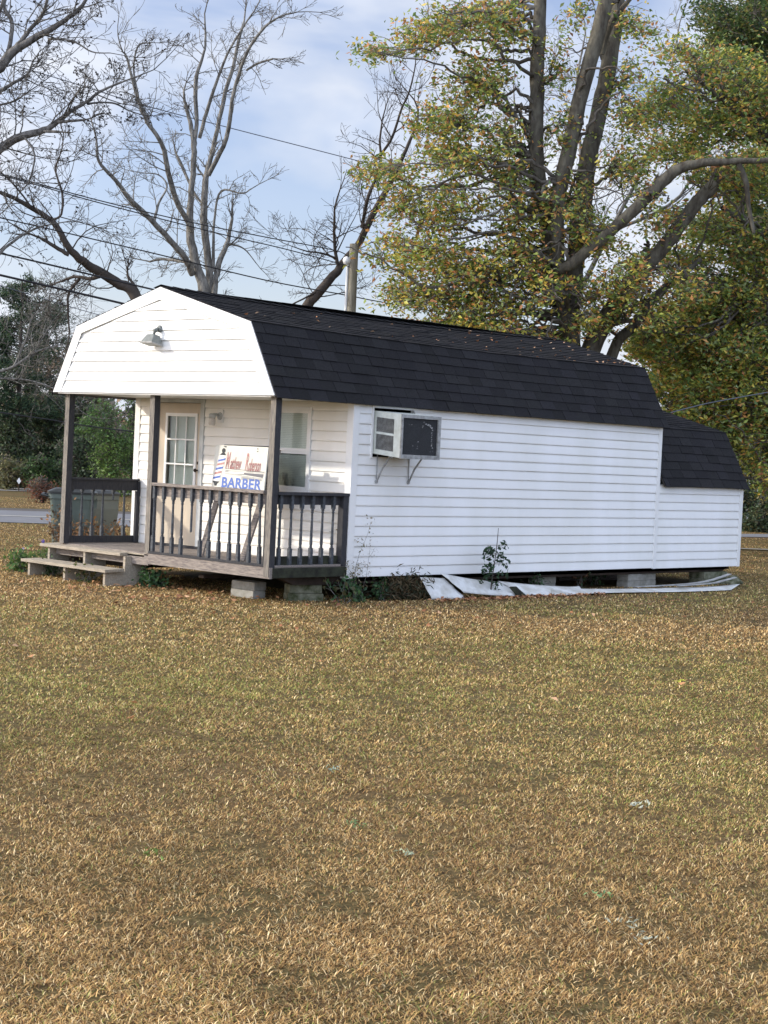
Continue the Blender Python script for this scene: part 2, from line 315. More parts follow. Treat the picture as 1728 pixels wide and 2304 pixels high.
# ------------------------------------------------------------------ lawn blades
def lawn():
    n = 1550000
    d = (4.9**.12 + RNG.random(n)*(52**.12-4.9**.12))**(1/.12)
    a = YAW + (RNG.random(n)-.5)*.88
    n_out = 330000                                    # thinner cover to both sides and around the near end
    d_o = 1.0+RNG.random(n_out)**.75*36; a_o = YAW+(RNG.random(n_out)-.5)*2.1
    d_o = np.where((np.abs(a_o-YAW) < .44) & (d_o > 4.6), 4.6*RNG.random(n_out)+.2, d_o)
    d = np.concatenate([d, d_o]); a = np.concatenate([a, a_o]); n = len(d); wide = np.concatenate([np.ones(n-n_out), np.full(n_out, 2.0)])
    x = CAM[0]+d*np.cos(a); y = CAM[1]+d*np.sin(a)
    k = fbm(x, y, .45); k2 = fbm(x+90, y, 2.6); k3 = fbm(x, y+140, .16)
    k4 = fbm(x-50, y+20, .30)
    keep = (RNG.random(n) < np.clip((k3-.22)*6, .30, 1)) & (RNG.random(n) < np.clip((k4-.24)*6.0, .40, 1))
    keep &= ~((x > .4) & (x < 8.9) & (y > .25) & (y < 4.2))
    f2 = (x-CAM[0])*CF[0]+(y-CAM[1])*CF[1]; px_ = 864+FPX*((x-CAM[0])*CR[0]+(y-CAM[1])*CR[1])/np.maximum(f2, 1)
    keep &= ~((f2 > np.interp(px_, [-400, 0, 290, 900, 1665], [35, 35.7, 36.4, 40, 46.4])-.3) & (f2 < np.interp(px_, [-400, 0, 290, 900, 1665], [41.3, 42.8, 44.1, 47, 48.8])+.3))
    keep &= ~((px_ > 1450) & (f2 > 38.6) & (f2 < 39.8))
    x, y, d, k, k2, k3, wide = (q[keep] for q in (x, y, d, k, k2, k3, wide)); n = len(x)
    hd = RNG.random(n)*2*np.pi
    grow = np.clip(d/8, 1, 2.3)
    L = wide**.7*(.014+.025*RNG.random(n)**1.4)*(1+.30*(k-.5)*2)*grow**.35
    wd = (.0012+.0012*RNG.random(n))*grow**1.1*wide
    tilt = np.radians(52+40*RNG.random(n)**.8)             # from upright
    dx, dy = np.cos(hd), np.sin(hd); sx, sy = -dy, dx
    h1 = L*.55; t1 = tilt*.8
    p1x = x+dx*h1*np.sin(t1); p1y = y+dy*h1*np.sin(t1); p1z = h1*np.cos(t1)
    t2 = np.minimum(tilt*1.1, np.radians(100))
    p2x = p1x+dx*L*.5*np.sin(t2); p2y = p1y+dy*L*.5*np.sin(t2); p2z = np.maximum(p1z+L*.5*np.cos(t2), .003)
    V = np.empty((n, 5, 3))
    V[:, 0] = np.stack([x-sx*wd, y-sy*wd, np.zeros(n)-.002], 1); V[:, 1] = np.stack([x+sx*wd, y+sy*wd, np.zeros(n)-.002], 1)
    V[:, 2] = np.stack([p1x-sx*wd*.8, p1y-sy*wd*.8, p1z], 1); V[:, 3] = np.stack([p1x+sx*wd*.8, p1y+sy*wd*.8, p1z], 1)
    V[:, 4] = np.stack([p2x, p2y, p2z], 1)
    cols = np.array([(.60, .390, .155), (.41, .24, .095), (.86, .66, .35), (.45, .35, .12), (.33, .33, .09), (.21, .27, .06), (.14, .08, .042)])
    g = np.clip((k2-.5)*2.4+.42, 0, 1)              # green-ness patches
    green_dist = np.clip(1-np.abs(d-13)/6.5, 0, 1)*.50
    pg = np.clip(g*.30+green_dist+.45*np.exp(-((y+1.8)/1.1)**2)*(x > 1), 0, .85)
    r = RNG.random(n); q = RNG.random(n)
    isg = r < pg
    ci = np.where(isg, np.where(q < .45, 3, np.where(q < .82, 4, 5)), np.where(q < .36, 0, np.where(q < .64, 1, np.where(q < .80, 2, 6))))
    C = cols[ci]*(.50+.85*RNG.random((n, 1)))
    C *= (.66+.72*fbm(x+7, y+3, .22))[:, None]*(.8+.4*fbm(x, y+70, 3.0))[:, None]
    C = np.repeat(C, 5, 0)
    base = np.arange(n)[:, None]*5
    # quads + triangles as triangles (3 per blade)
    F = np.concatenate([base+np.array([[0, 1, 3]]), base+np.array([[0, 3, 2]]), base+np.array([[2, 3, 4]])])
    o = np_mesh('lawn_grass', V.reshape(-1, 3), F, 3, M['blade'], None, C)
    tag(o, 'short dry brown and olive lawn grass', 'grass', kind='stuff')
lawn()

# ------------------------------------------------------------------ leaf clouds
def leaf_quads(P, size, colr, name, m, parent=None, flat=0.0, up=None, narrow=.55):
    "P (n,3) leaf centres, size (n,), colr (n,3): pointed four-cornered leaves folded along the middle"
    n = len(P)
    nrm = RNG.normal(size=(n, 3)); nrm /= np.linalg.norm(nrm, axis=1)[:, None]
    if flat > 0: nrm[:, 2] = nrm[:, 2]+flat*np.sign(nrm[:, 2]+1e-6); nrm /= np.linalg.norm(nrm, axis=1)[:, None]
    a = RNG.normal(size=(n, 3)); a -= nrm*(a*nrm).sum(1)[:, None]; a /= np.linalg.norm(a, axis=1)[:, None]
    b = np.cross(nrm, a); s = size[:, None]
    V = np.empty((n, 4, 3))
    V[:, 0] = P-a*s*.5; V[:, 1] = P+b*s*narrow*.5+nrm*s*.12; V[:, 2] = P+a*s*.5; V[:, 3] = P-b*s*narrow*.5+nrm*s*.12
    base = np.arange(n)[:, None]*4
    F = np.concatenate([base+np.array([[0, 1, 2]]), base+np.array([[0, 2, 3]])])
    return np_mesh(name, V.reshape(-1, 3), F, 3, m, parent, np.repeat(colr, 4, 0))

def pick(cols, wts, n, jit=.35):
    cols = np.array(cols, float); wts = np.array(wts, float); wts /= wts.sum()
    i = RNG.choice(len(cols), n, p=wts)
    return cols[i]*(1-jit/2+jit*RNG.random((n, 1)))

# ------------------------------------------------------------------ branch networks
class Wood:
    def __init__(s): s.V = []; s.F = []; s.n = 0; s.tips = []
    def tube(s, P, R, k=5):
        P = np.asarray(P, float); R = np.asarray(R, float); m = len(P)
        d = np.gradient(P, axis=0); d /= np.linalg.norm(d, axis=1)[:, None]+1e-9
        ref = np.array([.31, .52, .79]); x = np.cross(d, ref); x /= np.linalg.norm(x, axis=1)[:, None]+1e-9; y = np.cross(d, x)
        t = 2*np.pi*np.arange(k)/k
        V = P[:, None]+R[:, None, None]*(np.cos(t)[None, :, None]*x[:, None]+np.sin(t)[None, :, None]*y[:, None])
        i = np.arange(m-1)[:, None]*k+s.n; j = np.arange(k)[None]; j2 = (j+1) % k
        F = np.stack([i+j, i+j2, i+j2+k, i+j+k], -1).reshape(-1, 4)
        s.V.append(V.reshape(-1, 3)); s.F.append(F); s.n += m*k
    def grow(s, p, d, L, r, lvl, wig=.28, up=.04, kids=5, kmin=.2, spread=.75, ratio=.55, tipr=.002, tips=None, sides=4, droop=0):
        m = max(4, int(L/.22)) if lvl > 0 else max(4, int(L/.14)); m = min(m, 22)
        P = [np.array(p, float)]; d = np.array(d, float); d /= np.linalg.norm(d); st = L/m
        wv = RNG.normal(size=3)*wig
        for i in range(m):
            wv = wv*.55+RNG.normal(size=3)*wig*.6
            d = d+wv+np.array([0, 0, up-droop]); d /= np.linalg.norm(d)
            P.append(P[-1]+d*st)
        P = np.array(P); R = np.linspace(r, max(r*.22, tipr), m+1)
        s.tube(P, R, sides if r > .012 else 3)
        if lvl == 0:
            s.tips.append(P[-1])
            if tips is not None: tips.append(P)
            return
        for c in range(kids):
            f = kmin+(1-kmin)*(c+RNG.random())/kids; i = min(int(f*m), m-1)
            dd = P[i+1]-P[i]; dd /= np.linalg.norm(dd)
            q = RNG.normal(size=3); q -= dd*q.dot(dd); q /= np.linalg.norm(q)
            nd = dd*(1-spread*.4)+q*spread
            s.grow(P[i], nd, L*ratio*(1.15-.5*f)*(.7+.6*RNG.random()), max(R[i]*.55, tipr), lvl-1, wig, up, kids, kmin, spread, ratio, tipr, tips, sides, droop)
    def build(s, name, m, parent=None):
        return np_mesh(name, np.concatenate(s.V), np.concatenate(s.F), 4, m, parent, None, smooth=True)

def catmull(P, k=4):
    P = np.asarray(P, float); Q = np.vstack([2*P[0]-P[1], P, 2*P[-1]-P[-2]]); out_ = []
    for i in range(1, len(Q)-2):
        for t in np.linspace(0, 1, k, endpoint=False):
            a, b, c, d = Q[i-1], Q[i], Q[i+1], Q[i+2]
            out_.append(.5*((2*b)+(-a+c)*t+(2*a-5*b+4*c-d)*t*t+(-a+3*b-3*c+d)*t**3))
    out_.append(Q[-2]); return np.array(out_)

def limb(W, pts, D, sc_=1.0, k=7, wob=.04, kid=None, sides=8):
    "pts: (px, py, half-width px[, depth offset]); returns the smooth centre line and radii"
    A = []
    for q in pts:
        dz = q[3] if len(q) > 3 else 0
        A.append((*at(q[0], q[1], D+dz), q[2]*(D+dz)/FPX))
    A = catmull(A, 5); P = A[:, :3].copy(); R = np.maximum(A[:, 3], .004)
    P[1:-1] += RNG.normal(size=(len(P)-2, 3))*wob*np.minimum(R[1:-1, None]*3, 1)
    W.tube(P, R, sides); return P, R

def side_shoots(W, P, R, n, L, lvl, f0=.15, tips=None, **kw):
    m = len(P)
    for c in range(n):
        f = f0+(1-f0)*(c+RNG.random())/n; i = min(int(f*(m-1)), m-2)
        dd = P[i+1]-P[i]; dd /= np.linalg.norm(dd)
        q = RNG.normal(size=3); q -= dd*q.dot(dd); q /= np.linalg.norm(q)
        q = q - CF*q.dot(CF)*.5
        W.grow(P[i], dd*.45+q*.9+np.array([0, 0, .15]), L*(1.15-.55*f)*(.6+.8*RNG.random()), min(R[i]*.55, .009*L+.006), lvl, tips=tips, **kw)

# ================================================================== the barber's building
Wd, Ln, Px, GX = 4.25, 6.65, -1.30, -1.38      # width (y), length (x), porch front, gable plane
ZB, ZE, ZS, ZP, DK = 0.30, 2.46, 3.335, 3.80, 0.44
CO = 0.127
def siding(mb, origin, T, Nv, z0, z1, span, holes=(), course=CO, proud=.018):
    "lap siding: courses of bent boards on a vertical wall; span(z) gives the ends along T"
    o = np.array(origin, float); T = np.array(T, float); Nv = np.array(Nv, float)
    def P(t, z, d): return tuple(o+T*t+Nv*d+np.array([0, 0, z]))
    z = z0; i = 0
    while z < z1-.004:
        zt = min(z+course, z1)
        cuts = sorted({z, zt} | {h for q in holes for h in q[2:4] if z < h < zt})
        for a, b in zip(cuts[:-1], cuts[1:]):
            sa, sb = span(a), span(b)
            if sa is None or sb is None or sa[1]-sa[0] < .002: continue
            segs = [(sa[0], sa[1], sb[0], sb[1])]
            if sa[1]-sa[0] > 3.7 and abs(sa[0]-sb[0]) < 1e-6:
                c_ = sa[0]+((i//2)*1.37+.9) % (sa[1]-sa[0]-.6)+.3
                segs = [(sa[0], c_, sb[0], c_), (c_-.002, sa[1], c_-.002, sb[1], .0022)]
            for h in holes:
                if h[2] < (a+b)/2 < h[3]:
                    ns = []
                    for g in [q_[:4] for q_ in segs]:
                        if h[0] <= g[0]+.001 and h[1] >= g[1]-.001: continue
                        if h[0] > g[0] and h[0] < g[1]: ns.append((g[0], h[0], g[2], h[0]))
                        if h[1] < g[1] and h[1] > g[0]: ns.append((h[1], g[1], h[1], g[3]))
                        if h[1] <= g[0] or h[0] >= g[1]: ns.append(g)
                    segs = ns
            def off(zz):
                f = (zz-z)/course
                if f > .945: return -.014
                return .003+proud*(1-f)**.8 if f > .12 else .003+proud*(1-.12)**.8
            mids = [a, b] if b-a < .05 else [a, a+(b-a)*.13, a+(b-a)*.5, b-.012, b-.010, b]
            for g in segs:
                pr = g[4] if len(g) > 4 else 0
                for m0, m1 in zip(mids[:-1], mids[1:]):
                    f0 = (m0-a)/(b-a); f1 = (m1-a)/(b-a)
                    l0 = g[0]+(g[2]-g[0])*f0; r0 = g[1]+(g[3]-g[1])*f0; l1 = g[0]+(g[2]-g[0])*f1; r1 = g[1]+(g[3]-g[1])*f1
                    mb.add([P(l0, m0, off(m0)+pr), P(r0, m0, off(m0)+pr), P(r1, m1, off(m1)+pr), P(l1, m1, off(m1)+pr)], [(0, 1, 2, 3)])
                if abs(a-z) < 1e-6:
                    mb.add([P(g[0], a, off(a)), P(g[1], a, off(a)), P(g[1], a, -.016), P(g[0], a, -.016)], [(0, 3, 2, 1)])
        z = zt; i += 1

house = empty('barber_shop', (2.7, 2.1, 0.0), 'small white vinyl-sided barber building with black gambrel roof and railed front porch', 'building')

def wall(name, mk, core, mt=None, **kw):
    mb = MB(); mk(mb)
    if core: mb.box(*core)
    return mb.build(name, mt or M['vinyl'], house)
# front wall behind the porch (door and window openings), thin core behind the siding
WY0, WY1, WZ0, WZ1 = .735, 1.475, 1.32, 2.365
DY0, DY1, DZ1 = 2.79, 3.82, 2.455
fh = [(WY0, WY1, WZ0, WZ1), (DY0, DY1, DK, DZ1)]
mb = MB(); siding(mb, (0, 0, 0), (0, 1, 0), (-1, 0, 0), DK-.12, ZE, lambda z: (.08, Wd-.08), fh)
for lo, hi in (((.002, .02, ZB), (.06, WY0, ZE)), ((.002, WY0, ZB), (.06, WY1, WZ0)), ((.002, WY0, WZ1), (.06, WY1, ZE)), ((.002, WY1, ZB), (.06, DY0, ZE)),
               ((.002, DY0, DZ1), (.06, DY1, ZE)), ((.002, DY1, ZB), (.06, Wd-.02, ZE))): mb.box(lo, hi)
mb.build('front_wall', M['vinyl_bounce'], house)
# near side wall with the hole for the cooler
AH = (.33, 1.10, 1.80, 2.41)
mb = MB(); siding(mb, (0, 0, 0), (1, 0, 0), (0, -1, 0), ZB, ZE, lambda z: (.085, Ln-.05), [AH])
for lo, hi in (((.06, .002, ZB), (AH[0], .06, ZE)), ((AH[0], .002, ZB), (AH[1], .06, AH[2])), ((AH[0], .002, AH[3]), (AH[1], .06, ZE)), ((AH[1], .002, ZB), (Ln, .06, ZE))): mb.box(lo, hi)
mb.build('side_wall', M['vinyl'], house)
mb = MB(); siding(mb, (0, Wd, 0), (1, 0, 0), (0, 1, 0), ZB, ZE, lambda z: (.08, Ln-.05)); mb.box((.06, Wd-.06, ZB), (Ln, Wd-.002, ZE)); mb.build('side_wall', M['vinyl'], house)

def gam(t, zs=ZS, zp=ZP, ze=ZE, e=.06, bs=.41, W=Wd):
    "gambrel outline: y span at height t"
    if t <= ze: return (-e, W+e)
    if t <= zs: f = (t-ze)/(zs-ze); a = -e+(bs+e)*f
    elif t < zp: f = (t-zs)/(zp-zs); a = bs+(W/2-bs)*f
    else: return None
    return (a, W-a)
# rear gable wall of the tall part
mb = MB(); siding(mb, (Ln, 0, 0), (0, 1, 0), (1, 0, 0), ZB, ZP-.05, lambda z: (.05, Wd-.05) if z < ZE else (lambda s: None if s is None else (s[0]+.05, s[1]-.05))(gam(z)))
mb.prism([(Ln-.06, .06, ZB), (Ln-.06, Wd-.06, ZB), (Ln-.06, Wd-.06, ZE), (Ln-.06, Wd-.43, ZS-.04), (Ln-.06, Wd/2, ZP-.05), (Ln-.06, .43, ZS-.04), (Ln-.06, .06, ZE)], (.058, 0, 0))
mb.build('rear_wall', M['vinyl'], house)
# porch gable
FW = .135
def gab_in(z):
    s_ = gam(z)
    if s_ is None: return None
    if z < ZS-.02: k = FW*1.13
    else: k = FW*3.9
    s0 = min(s_[0]+FW*1.13, Wd/2) if z < ZS-FW*.9 else (.41-.06)+FW*1.13+((z-(ZS-FW*.95))/(ZP-ZS))*(Wd/2-.41)+0.0
    if s0 > Wd/2-.01: return None
    return (s0, Wd-s0)
mb = MB(); siding(mb, (GX, 0, 0), (0, 1, 0), (-1, 0, 0), ZE+.035, ZP-.15, gab_in)
mb.prism([(GX+.004, -.02, ZE+.02), (GX+.004, Wd+.02, ZE+.02), (GX+.004, Wd-.43, ZS-.03), (GX+.004, Wd/2, ZP-.04), (GX+.004, .43, ZS-.03)], (.05, 0, 0))
mb.build('gable', M['vinyl'], house)
# rake boards (fascia) of the gable, with a thin inner trim channel
def rake(x, x2, w0, w1, mb):
    def off(k): return [(-.06+k*1.13, ZE+.005), (.41+k*.76, ZS-k*.58), (Wd/2, ZP-k*1.04)]
    a, b = off(w0), off(w1)
    for sgn in (0, 1):
        for i in range(2):
            q = [a[i], a[i+1], b[i+1], b[i]]
            q = [(y if sgn == 0 else Wd-y, z) for y, z in q]
            mb.prism([(x, y, z) for y, z in q], (x2-x, 0, 0))
mb = MB(); rake(GX-.022, GX-.004, 0.0, FW, mb); rake(GX-.026, GX-.0225, FW-.006, FW+.018, mb)
mb.box((GX-.019, .09, ZE+.006), (GX-.001, Wd-.09, ZE+.038))
mb.build('rake_trim', M['vinyl_trim'], house)
# porch ceiling and the soffit edges
mb = MB(); mb.box((GX+.06, -.035, ZE+.002), (-.002, Wd+.035, ZE+.03)); mb.box((GX+.002, .02, ZE-.012), (GX+.075, Wd-.02, ZE+.001))
mb.build('porch_ceiling', M['vinyl_trim'], house)
# corner posts of white vinyl
def trim(name, lo, hi):
    mb = MB(); mb.box(lo, hi); return mb.build(name, M['vinyl_trim'], house)
mb = MB(); mb.box((-.024, -.024, ZB-.02), (.085, .0, ZE)); mb.box((-.024, .0005, ZB-.02), (-.0005, .085, ZE)); mb.build('corner_trim', M['vinyl_trim'], house)
mb = MB(); mb.box((-.024, Wd, ZB-.02), (.085, Wd+.024, ZE)); mb.box((-.024, Wd-.085, ZB-.02), (-.0005, Wd-.0005, ZE)); mb.build('corner_trim', M['vinyl_trim'], house)
mb = MB(); mb.box((Ln-.05, -.026, ZB-.012), (Ln+.03, .0, ZE)); mb.build('corner_trim', M['vinyl_trim'], house)
# upper frieze strip under the eave of the side wall
mb = MB(); mb.box((.086, -.020, ZE-.03), (Ln-.051, -.0195+.019, ZE+.012)); mb.build('frieze_strip', M['vinyl_trim'], house)

# ---------------- roof
def sag(x, x0, x1, amt): 
    f = (x-x0)/(x1-x0); return -amt*math.sin(math.pi*max(0, min(1, f)))
def roof_panel(mb, x0, x1, A, B, exp_, amt=0.0, thick=.009):
    "rows of separate shingle tabs from A (lower y,z) up to B"
    A = np.array(A); B = np.array(B); L = np.linalg.norm(B-A); d = (B-A)/L; nv = np.array([-d[1], d[0]])
    if nv[1] < 0: nv = -nv
    rows = int(round(L/exp_)); e = L/rows
    for r in range(rows):
        x = x0-random.random()*.3*(1 if r % 2 else .5)
        while x < x1:
            tw = random.choice((.305, .305, .305, .24, .36)); a = max(x, x0); b = min(x+tw-.006, x1); x += tw
            if b-a < .02: continue
            v = random.uniform(.80, 1.2); mb.cur = (v, v*random.uniform(.97, 1.0), v*random.uniform(.95, 1.04))
            lo = r*e-random.uniform(0, .006)-(0.012 if r == 0 else 0); hi = min((r+1)*e+.03, L+.01)
            o0 = .007+random.uniform(0, .005); o1 = .004; th = thick+random.uniform(-.002, .005)
            def Q(xx, s, o):
                p = A+d*s+nv*o
                k = 1.0 if amt == 0 else 1.0
                return (xx, p[0], p[1]+sag(xx, x0, x1, amt*(p[1]-ZE)/(ZP-ZE)))
            nb = 2
            mb.hexa([Q(a, lo, o0), Q(b, lo, o0), Q(b, hi, o1), Q(a, hi, o1)], [Q(a, lo, o0+th), Q(b, lo, o0+th), Q(b, hi, o1+th*.4), Q(a, hi, o1+th*.4)])
    mb.cur = (.8, .8, .8)
def roof(x0, x1, dz, name, exp_lo=.150, exp_up=.142, amt=.07):
    mb = MB()
    E_, S_, P_ = (-.085, ZE-.02+dz), (.41, ZS+dz), (Wd/2, ZP+dz)
    roof_panel(mb, x0, x1, E_, S_, exp_lo, amt if dz == 0 else .02); roof_panel(mb, x0, x1, S_, P_, exp_up, amt if dz == 0 else .02)
    m = lambda p: (Wd-p[0], p[1])
    roof_panel(mb, x0, x1, m(E_), m(S_), exp_lo); roof_panel(mb, x0, x1, m(S_), m(P_), exp_up)
    # ridge caps
    x = x0
    while x < x1-.02:
        b = min(x+.2, x1); v = random.uniform(.7, 1.3); mb.cur = (v, v, v)
        z = P_[1]+.022; s0 = sag(x, x0, x1, amt if dz == 0 else .02); s1 = sag(b, x0, x1, amt if dz == 0 else .02)
        for sg in (-1, 1):
            mb.add([(x, Wd/2, z+s0+.012), (b, Wd/2, z+s1+.004), (b, Wd/2+sg*.15, z+s1-.036), (x, Wd/2+sg*.15, z+s0-.026)], [(0, 1, 2, 3)])
        x = b
    o = mb.build(name, M['shingle'], house)
    # decking under the shingles and the dark drip edge
    dk = MB()
    for sg in (0, 1):
        pts = [(-.06, ZE), (.41, ZS-.004), (Wd/2, ZP-.004)]
        n_ = 12
        for i in range(2):
            (y0, z0), (y1, z1) = pts[i], pts[i+1]
            if sg: y0, y1 = Wd-y0, Wd-y1
            for k in range(n_):
                xa = x0+(x1-x0)*k/n_; xb = x0+(x1-x0)*(k+1)/n_
                aa = amt if dz == 0 else .02
                f = lambda xx, z: z+dz+sag(xx, x0, x1, aa*(z-ZE)/(ZP-ZE))
                dk.hexa([(xa, y0, f(xa, z0)-.02), (xb, y0, f(xb, z0)-.02), (xb, y1, f(xb, z1)-.02), (xa, y1, f(xa, z1)-.02)],
                        [(xa, y0, f(xa, z0)), (xb, y0, f(xb, z0)), (xb, y1, f(xb, z1)), (xa, y1, f(xa, z1))])
    dk.build('roof_deck', M['metal_edge'], house)
    return o
roof(GX-.012, Ln+.09, 0, 'roof')
AZ = -.895                                   # the lower extension's eave is 0.9 m lower
roof(Ln+.095, Ln+2.49, AZ, 'extension_roof')
# extension walls
AE = ZE+AZ
mb = MB(); siding(mb, (0, 0, 0), (1, 0, 0), (0, -1, 0), ZB-.01, AE+.005, lambda z: (Ln+.031, Ln+2.345), course=.1275); mb.box((Ln+.0, .003, ZB), (Ln+2.38, .06, AE)); mb.build('extension_side_wall', M['vinyl'], house)
mb = MB(); siding(mb, (0, Wd, 0), (1, 0, 0), (0, 1, 0), ZB, AE, lambda z: (Ln, Ln+2.38)); mb.box((Ln+.0, Wd-.06, ZB), (Ln+2.38, Wd-.003, AE)); mb.build('extension_side_wall', M['vinyl'], house)
mb = MB(); siding(mb, (Ln+2.39, 0, 0), (0, 1, 0), (1, 0, 0), ZB, ZP+AZ-.06, lambda z: (.03, Wd-.03) if z < AE else (lambda s: None if s is None else (s[0]+.05, s[1]-.05))(gam(z-AZ))); mb.build('extension_rear_wall', M['vinyl'], house)
mb = MB(); mb.box((Ln+2.345, -.026, ZB-.015), (Ln+2.43, .0, AE)); mb.box((Ln+2.40, .0005, ZB-.015), (Ln+2.43, .07, AE)); mb.build('corner_trim', M['vinyl_trim'], house)
# floor box and skids
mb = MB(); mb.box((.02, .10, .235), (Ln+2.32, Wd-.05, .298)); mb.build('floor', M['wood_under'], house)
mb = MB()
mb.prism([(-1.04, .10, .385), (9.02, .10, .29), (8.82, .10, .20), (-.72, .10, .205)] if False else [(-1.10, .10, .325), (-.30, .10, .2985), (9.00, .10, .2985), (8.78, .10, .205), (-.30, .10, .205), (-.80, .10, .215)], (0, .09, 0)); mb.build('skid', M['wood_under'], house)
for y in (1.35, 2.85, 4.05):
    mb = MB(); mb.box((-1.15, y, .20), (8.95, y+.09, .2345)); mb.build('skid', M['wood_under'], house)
mb = MB(); mb.box((.3, 1.5, .30), (.36, 3.7, ZE)) if False else mb.box((1.6, .07, .3), (1.64, Wd-.07, ZE)); mb.build('inner_wall', M['dark'], house)

# ---------------- porch: deck, posts, rails
mb = MB(); y = .0
while y < Wd-.02:
    mb.box((Px+.045, y, DK-.03), (-.006, min(y+.138, Wd), DK-random.uniform(0, .004))); y += .145
mb.build('porch_deck', M['wood_greyh'], house)
mb = MB(); mb.box((Px-.005, -.012, DK-.135), (Px+.04, 2.26, DK-.002)); mb.box((Px+.0, 2.262, DK-.155), (Px+.038, Wd, DK-.034)); mb.build('rim_board', M['wood_greyh'], house)
mb = MB(); mb.box((Px+.041, -.028, DK-.125), (-.03, .0, DK-.01)); mb.build('rim_board', M['wood_mossy'], house)
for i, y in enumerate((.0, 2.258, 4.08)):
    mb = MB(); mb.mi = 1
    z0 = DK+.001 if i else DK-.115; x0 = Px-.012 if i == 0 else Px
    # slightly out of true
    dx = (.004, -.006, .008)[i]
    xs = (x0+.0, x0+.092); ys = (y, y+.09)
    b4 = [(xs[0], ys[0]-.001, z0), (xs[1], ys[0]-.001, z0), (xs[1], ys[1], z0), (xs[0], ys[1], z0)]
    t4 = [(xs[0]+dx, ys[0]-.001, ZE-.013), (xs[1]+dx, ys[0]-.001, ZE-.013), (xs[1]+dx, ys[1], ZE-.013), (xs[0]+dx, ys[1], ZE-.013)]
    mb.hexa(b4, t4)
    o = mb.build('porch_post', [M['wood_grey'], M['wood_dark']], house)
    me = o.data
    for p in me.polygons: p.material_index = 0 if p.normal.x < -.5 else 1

def baluster(x, y, z0, z1, broken=None, par=None, lean=0.0):
    "turned spindle: square ends, turned middle"
    mb = MB(); s = .0205
    H = z1-z0; zb1 = z0+.20; zt1 = z1-.16
    if broken is None:
        mb.box((x-s, y-s, z0), (x+s, y+s, zb1))
    mb.box((x-s, y-s, zt1), (x+s, y+s, z1))
    lo = zb1 if broken is None else broken
    prof = [(0, .017), (.012, .011), (.03, .017), (.05, .010), (.07, .0135), (.11, .0155), (.5, .0125), (.88, .0105), (.92, .016), (.945, .010), (.965, .017), (1, .015)]
    zz = [zb1+(zt1-zb1)*f for f, r in prof]; rr = [r*1.25 for f, r in prof]
    P = [(z, r) for z, r in zip(zz, rr) if z >= lo]
    if broken is not None: P = [(lo-.012, .009), (lo, .014)]+P
    mb.tube([(x, y, z) for z, r in P], [r for z, r in P], 8)
    if lean:
        for i, v in enumerate(mb.v): mb.v[i] = (v[0], v[1]+lean*(z1-v[2]), v[2])
    return mb.build('baluster', M['wood_black'], par)
# left side rail
rail = empty('side_railing', (-.6, 4.13, DK)); rail.parent = house; rail.location = Vector((-.6, 4.13, DK))-house.location; bpy.context.view_layer.update()
mb = MB(); mb.box((Px+.093, 4.13, 1.165), (.0-.03, 4.168, 1.30)); mb.box((Px+.094, 4.10, 1.301), (-.03, 4.20, 1.325)); mb.build('top_rail', M['wood_dark'], rail)
mb = MB(); mb.box((Px+.093, 4.13, DK+.002), (-.03, 4.168, DK+.095)); mb.build('bottom_rail', M['wood_dark'], rail)
for x in (-1.12, -.942, -.762, -.59, -.22): baluster(x, 4.188, DK+.03, 1.30, par=rail)
baluster(-.415, 4.188, DK+.03, 1.30, broken=1.04, par=rail)
mb = MB(); mb.box((-.088, 4.08, DK+.002), (-.05, 4.127, 1.16)); mb.build('rail_post', M['wood_dark'], rail); mb = MB(); mb.box((-.045, 4.085, DK+.002), (-.028, 4.127, 1.29)); mb.build('rail_post', M['wood_dark'], rail)
# front rail
rail = empty('front_railing', (-1.28, 1.2, DK)); rail.parent = house; rail.location = Vector((-1.28, 1.2, DK))-house.location; bpy.context.view_layer.update()
mb = MB(); mb.mi = 0
mb.box((Px-.025, .135, 1.305), (Px+.065, 2.225, 1.342)); mb.build('cap_rail', M['wood_greyh'], rail)
mb = MB(); mb.box((Px+.035, .092, 1.175), (Px+.07, 2.255, 1.304)); mb.build('top_rail', M['wood_greyh'], rail)
mb = MB(); mb.box((Px-.012, .092, DK+.0), (Px+.03, 2.255, DK+.03)); mb.build('bottom_rail', M['wood_dark'], rail)
for y in (2.201, 2.018, 1.829, 1.653, 1.288, 1.123, .939, .752, .588, .396, .226):
    baluster(Px+.014, y, DK+.031, 1.303, par=rail, lean=(0 if y > .9 else -.012-.02*(y < .3)))
baluster(Px+.014, 1.468, DK+.031, 1.303, broken=.77, par=rail)
mb = MB(); mb.box((Px+.0, .098, DK+.031), (Px+.034, .125, 1.30)); mb.build('rail_post', M['wood_dark'], rail); mb = MB(); mb.box((Px+.03, 2.228, DK+.031), (Px+.034+.03, 2.255, 1.174)); mb.build('rail_post', M['wood_dark'], rail)
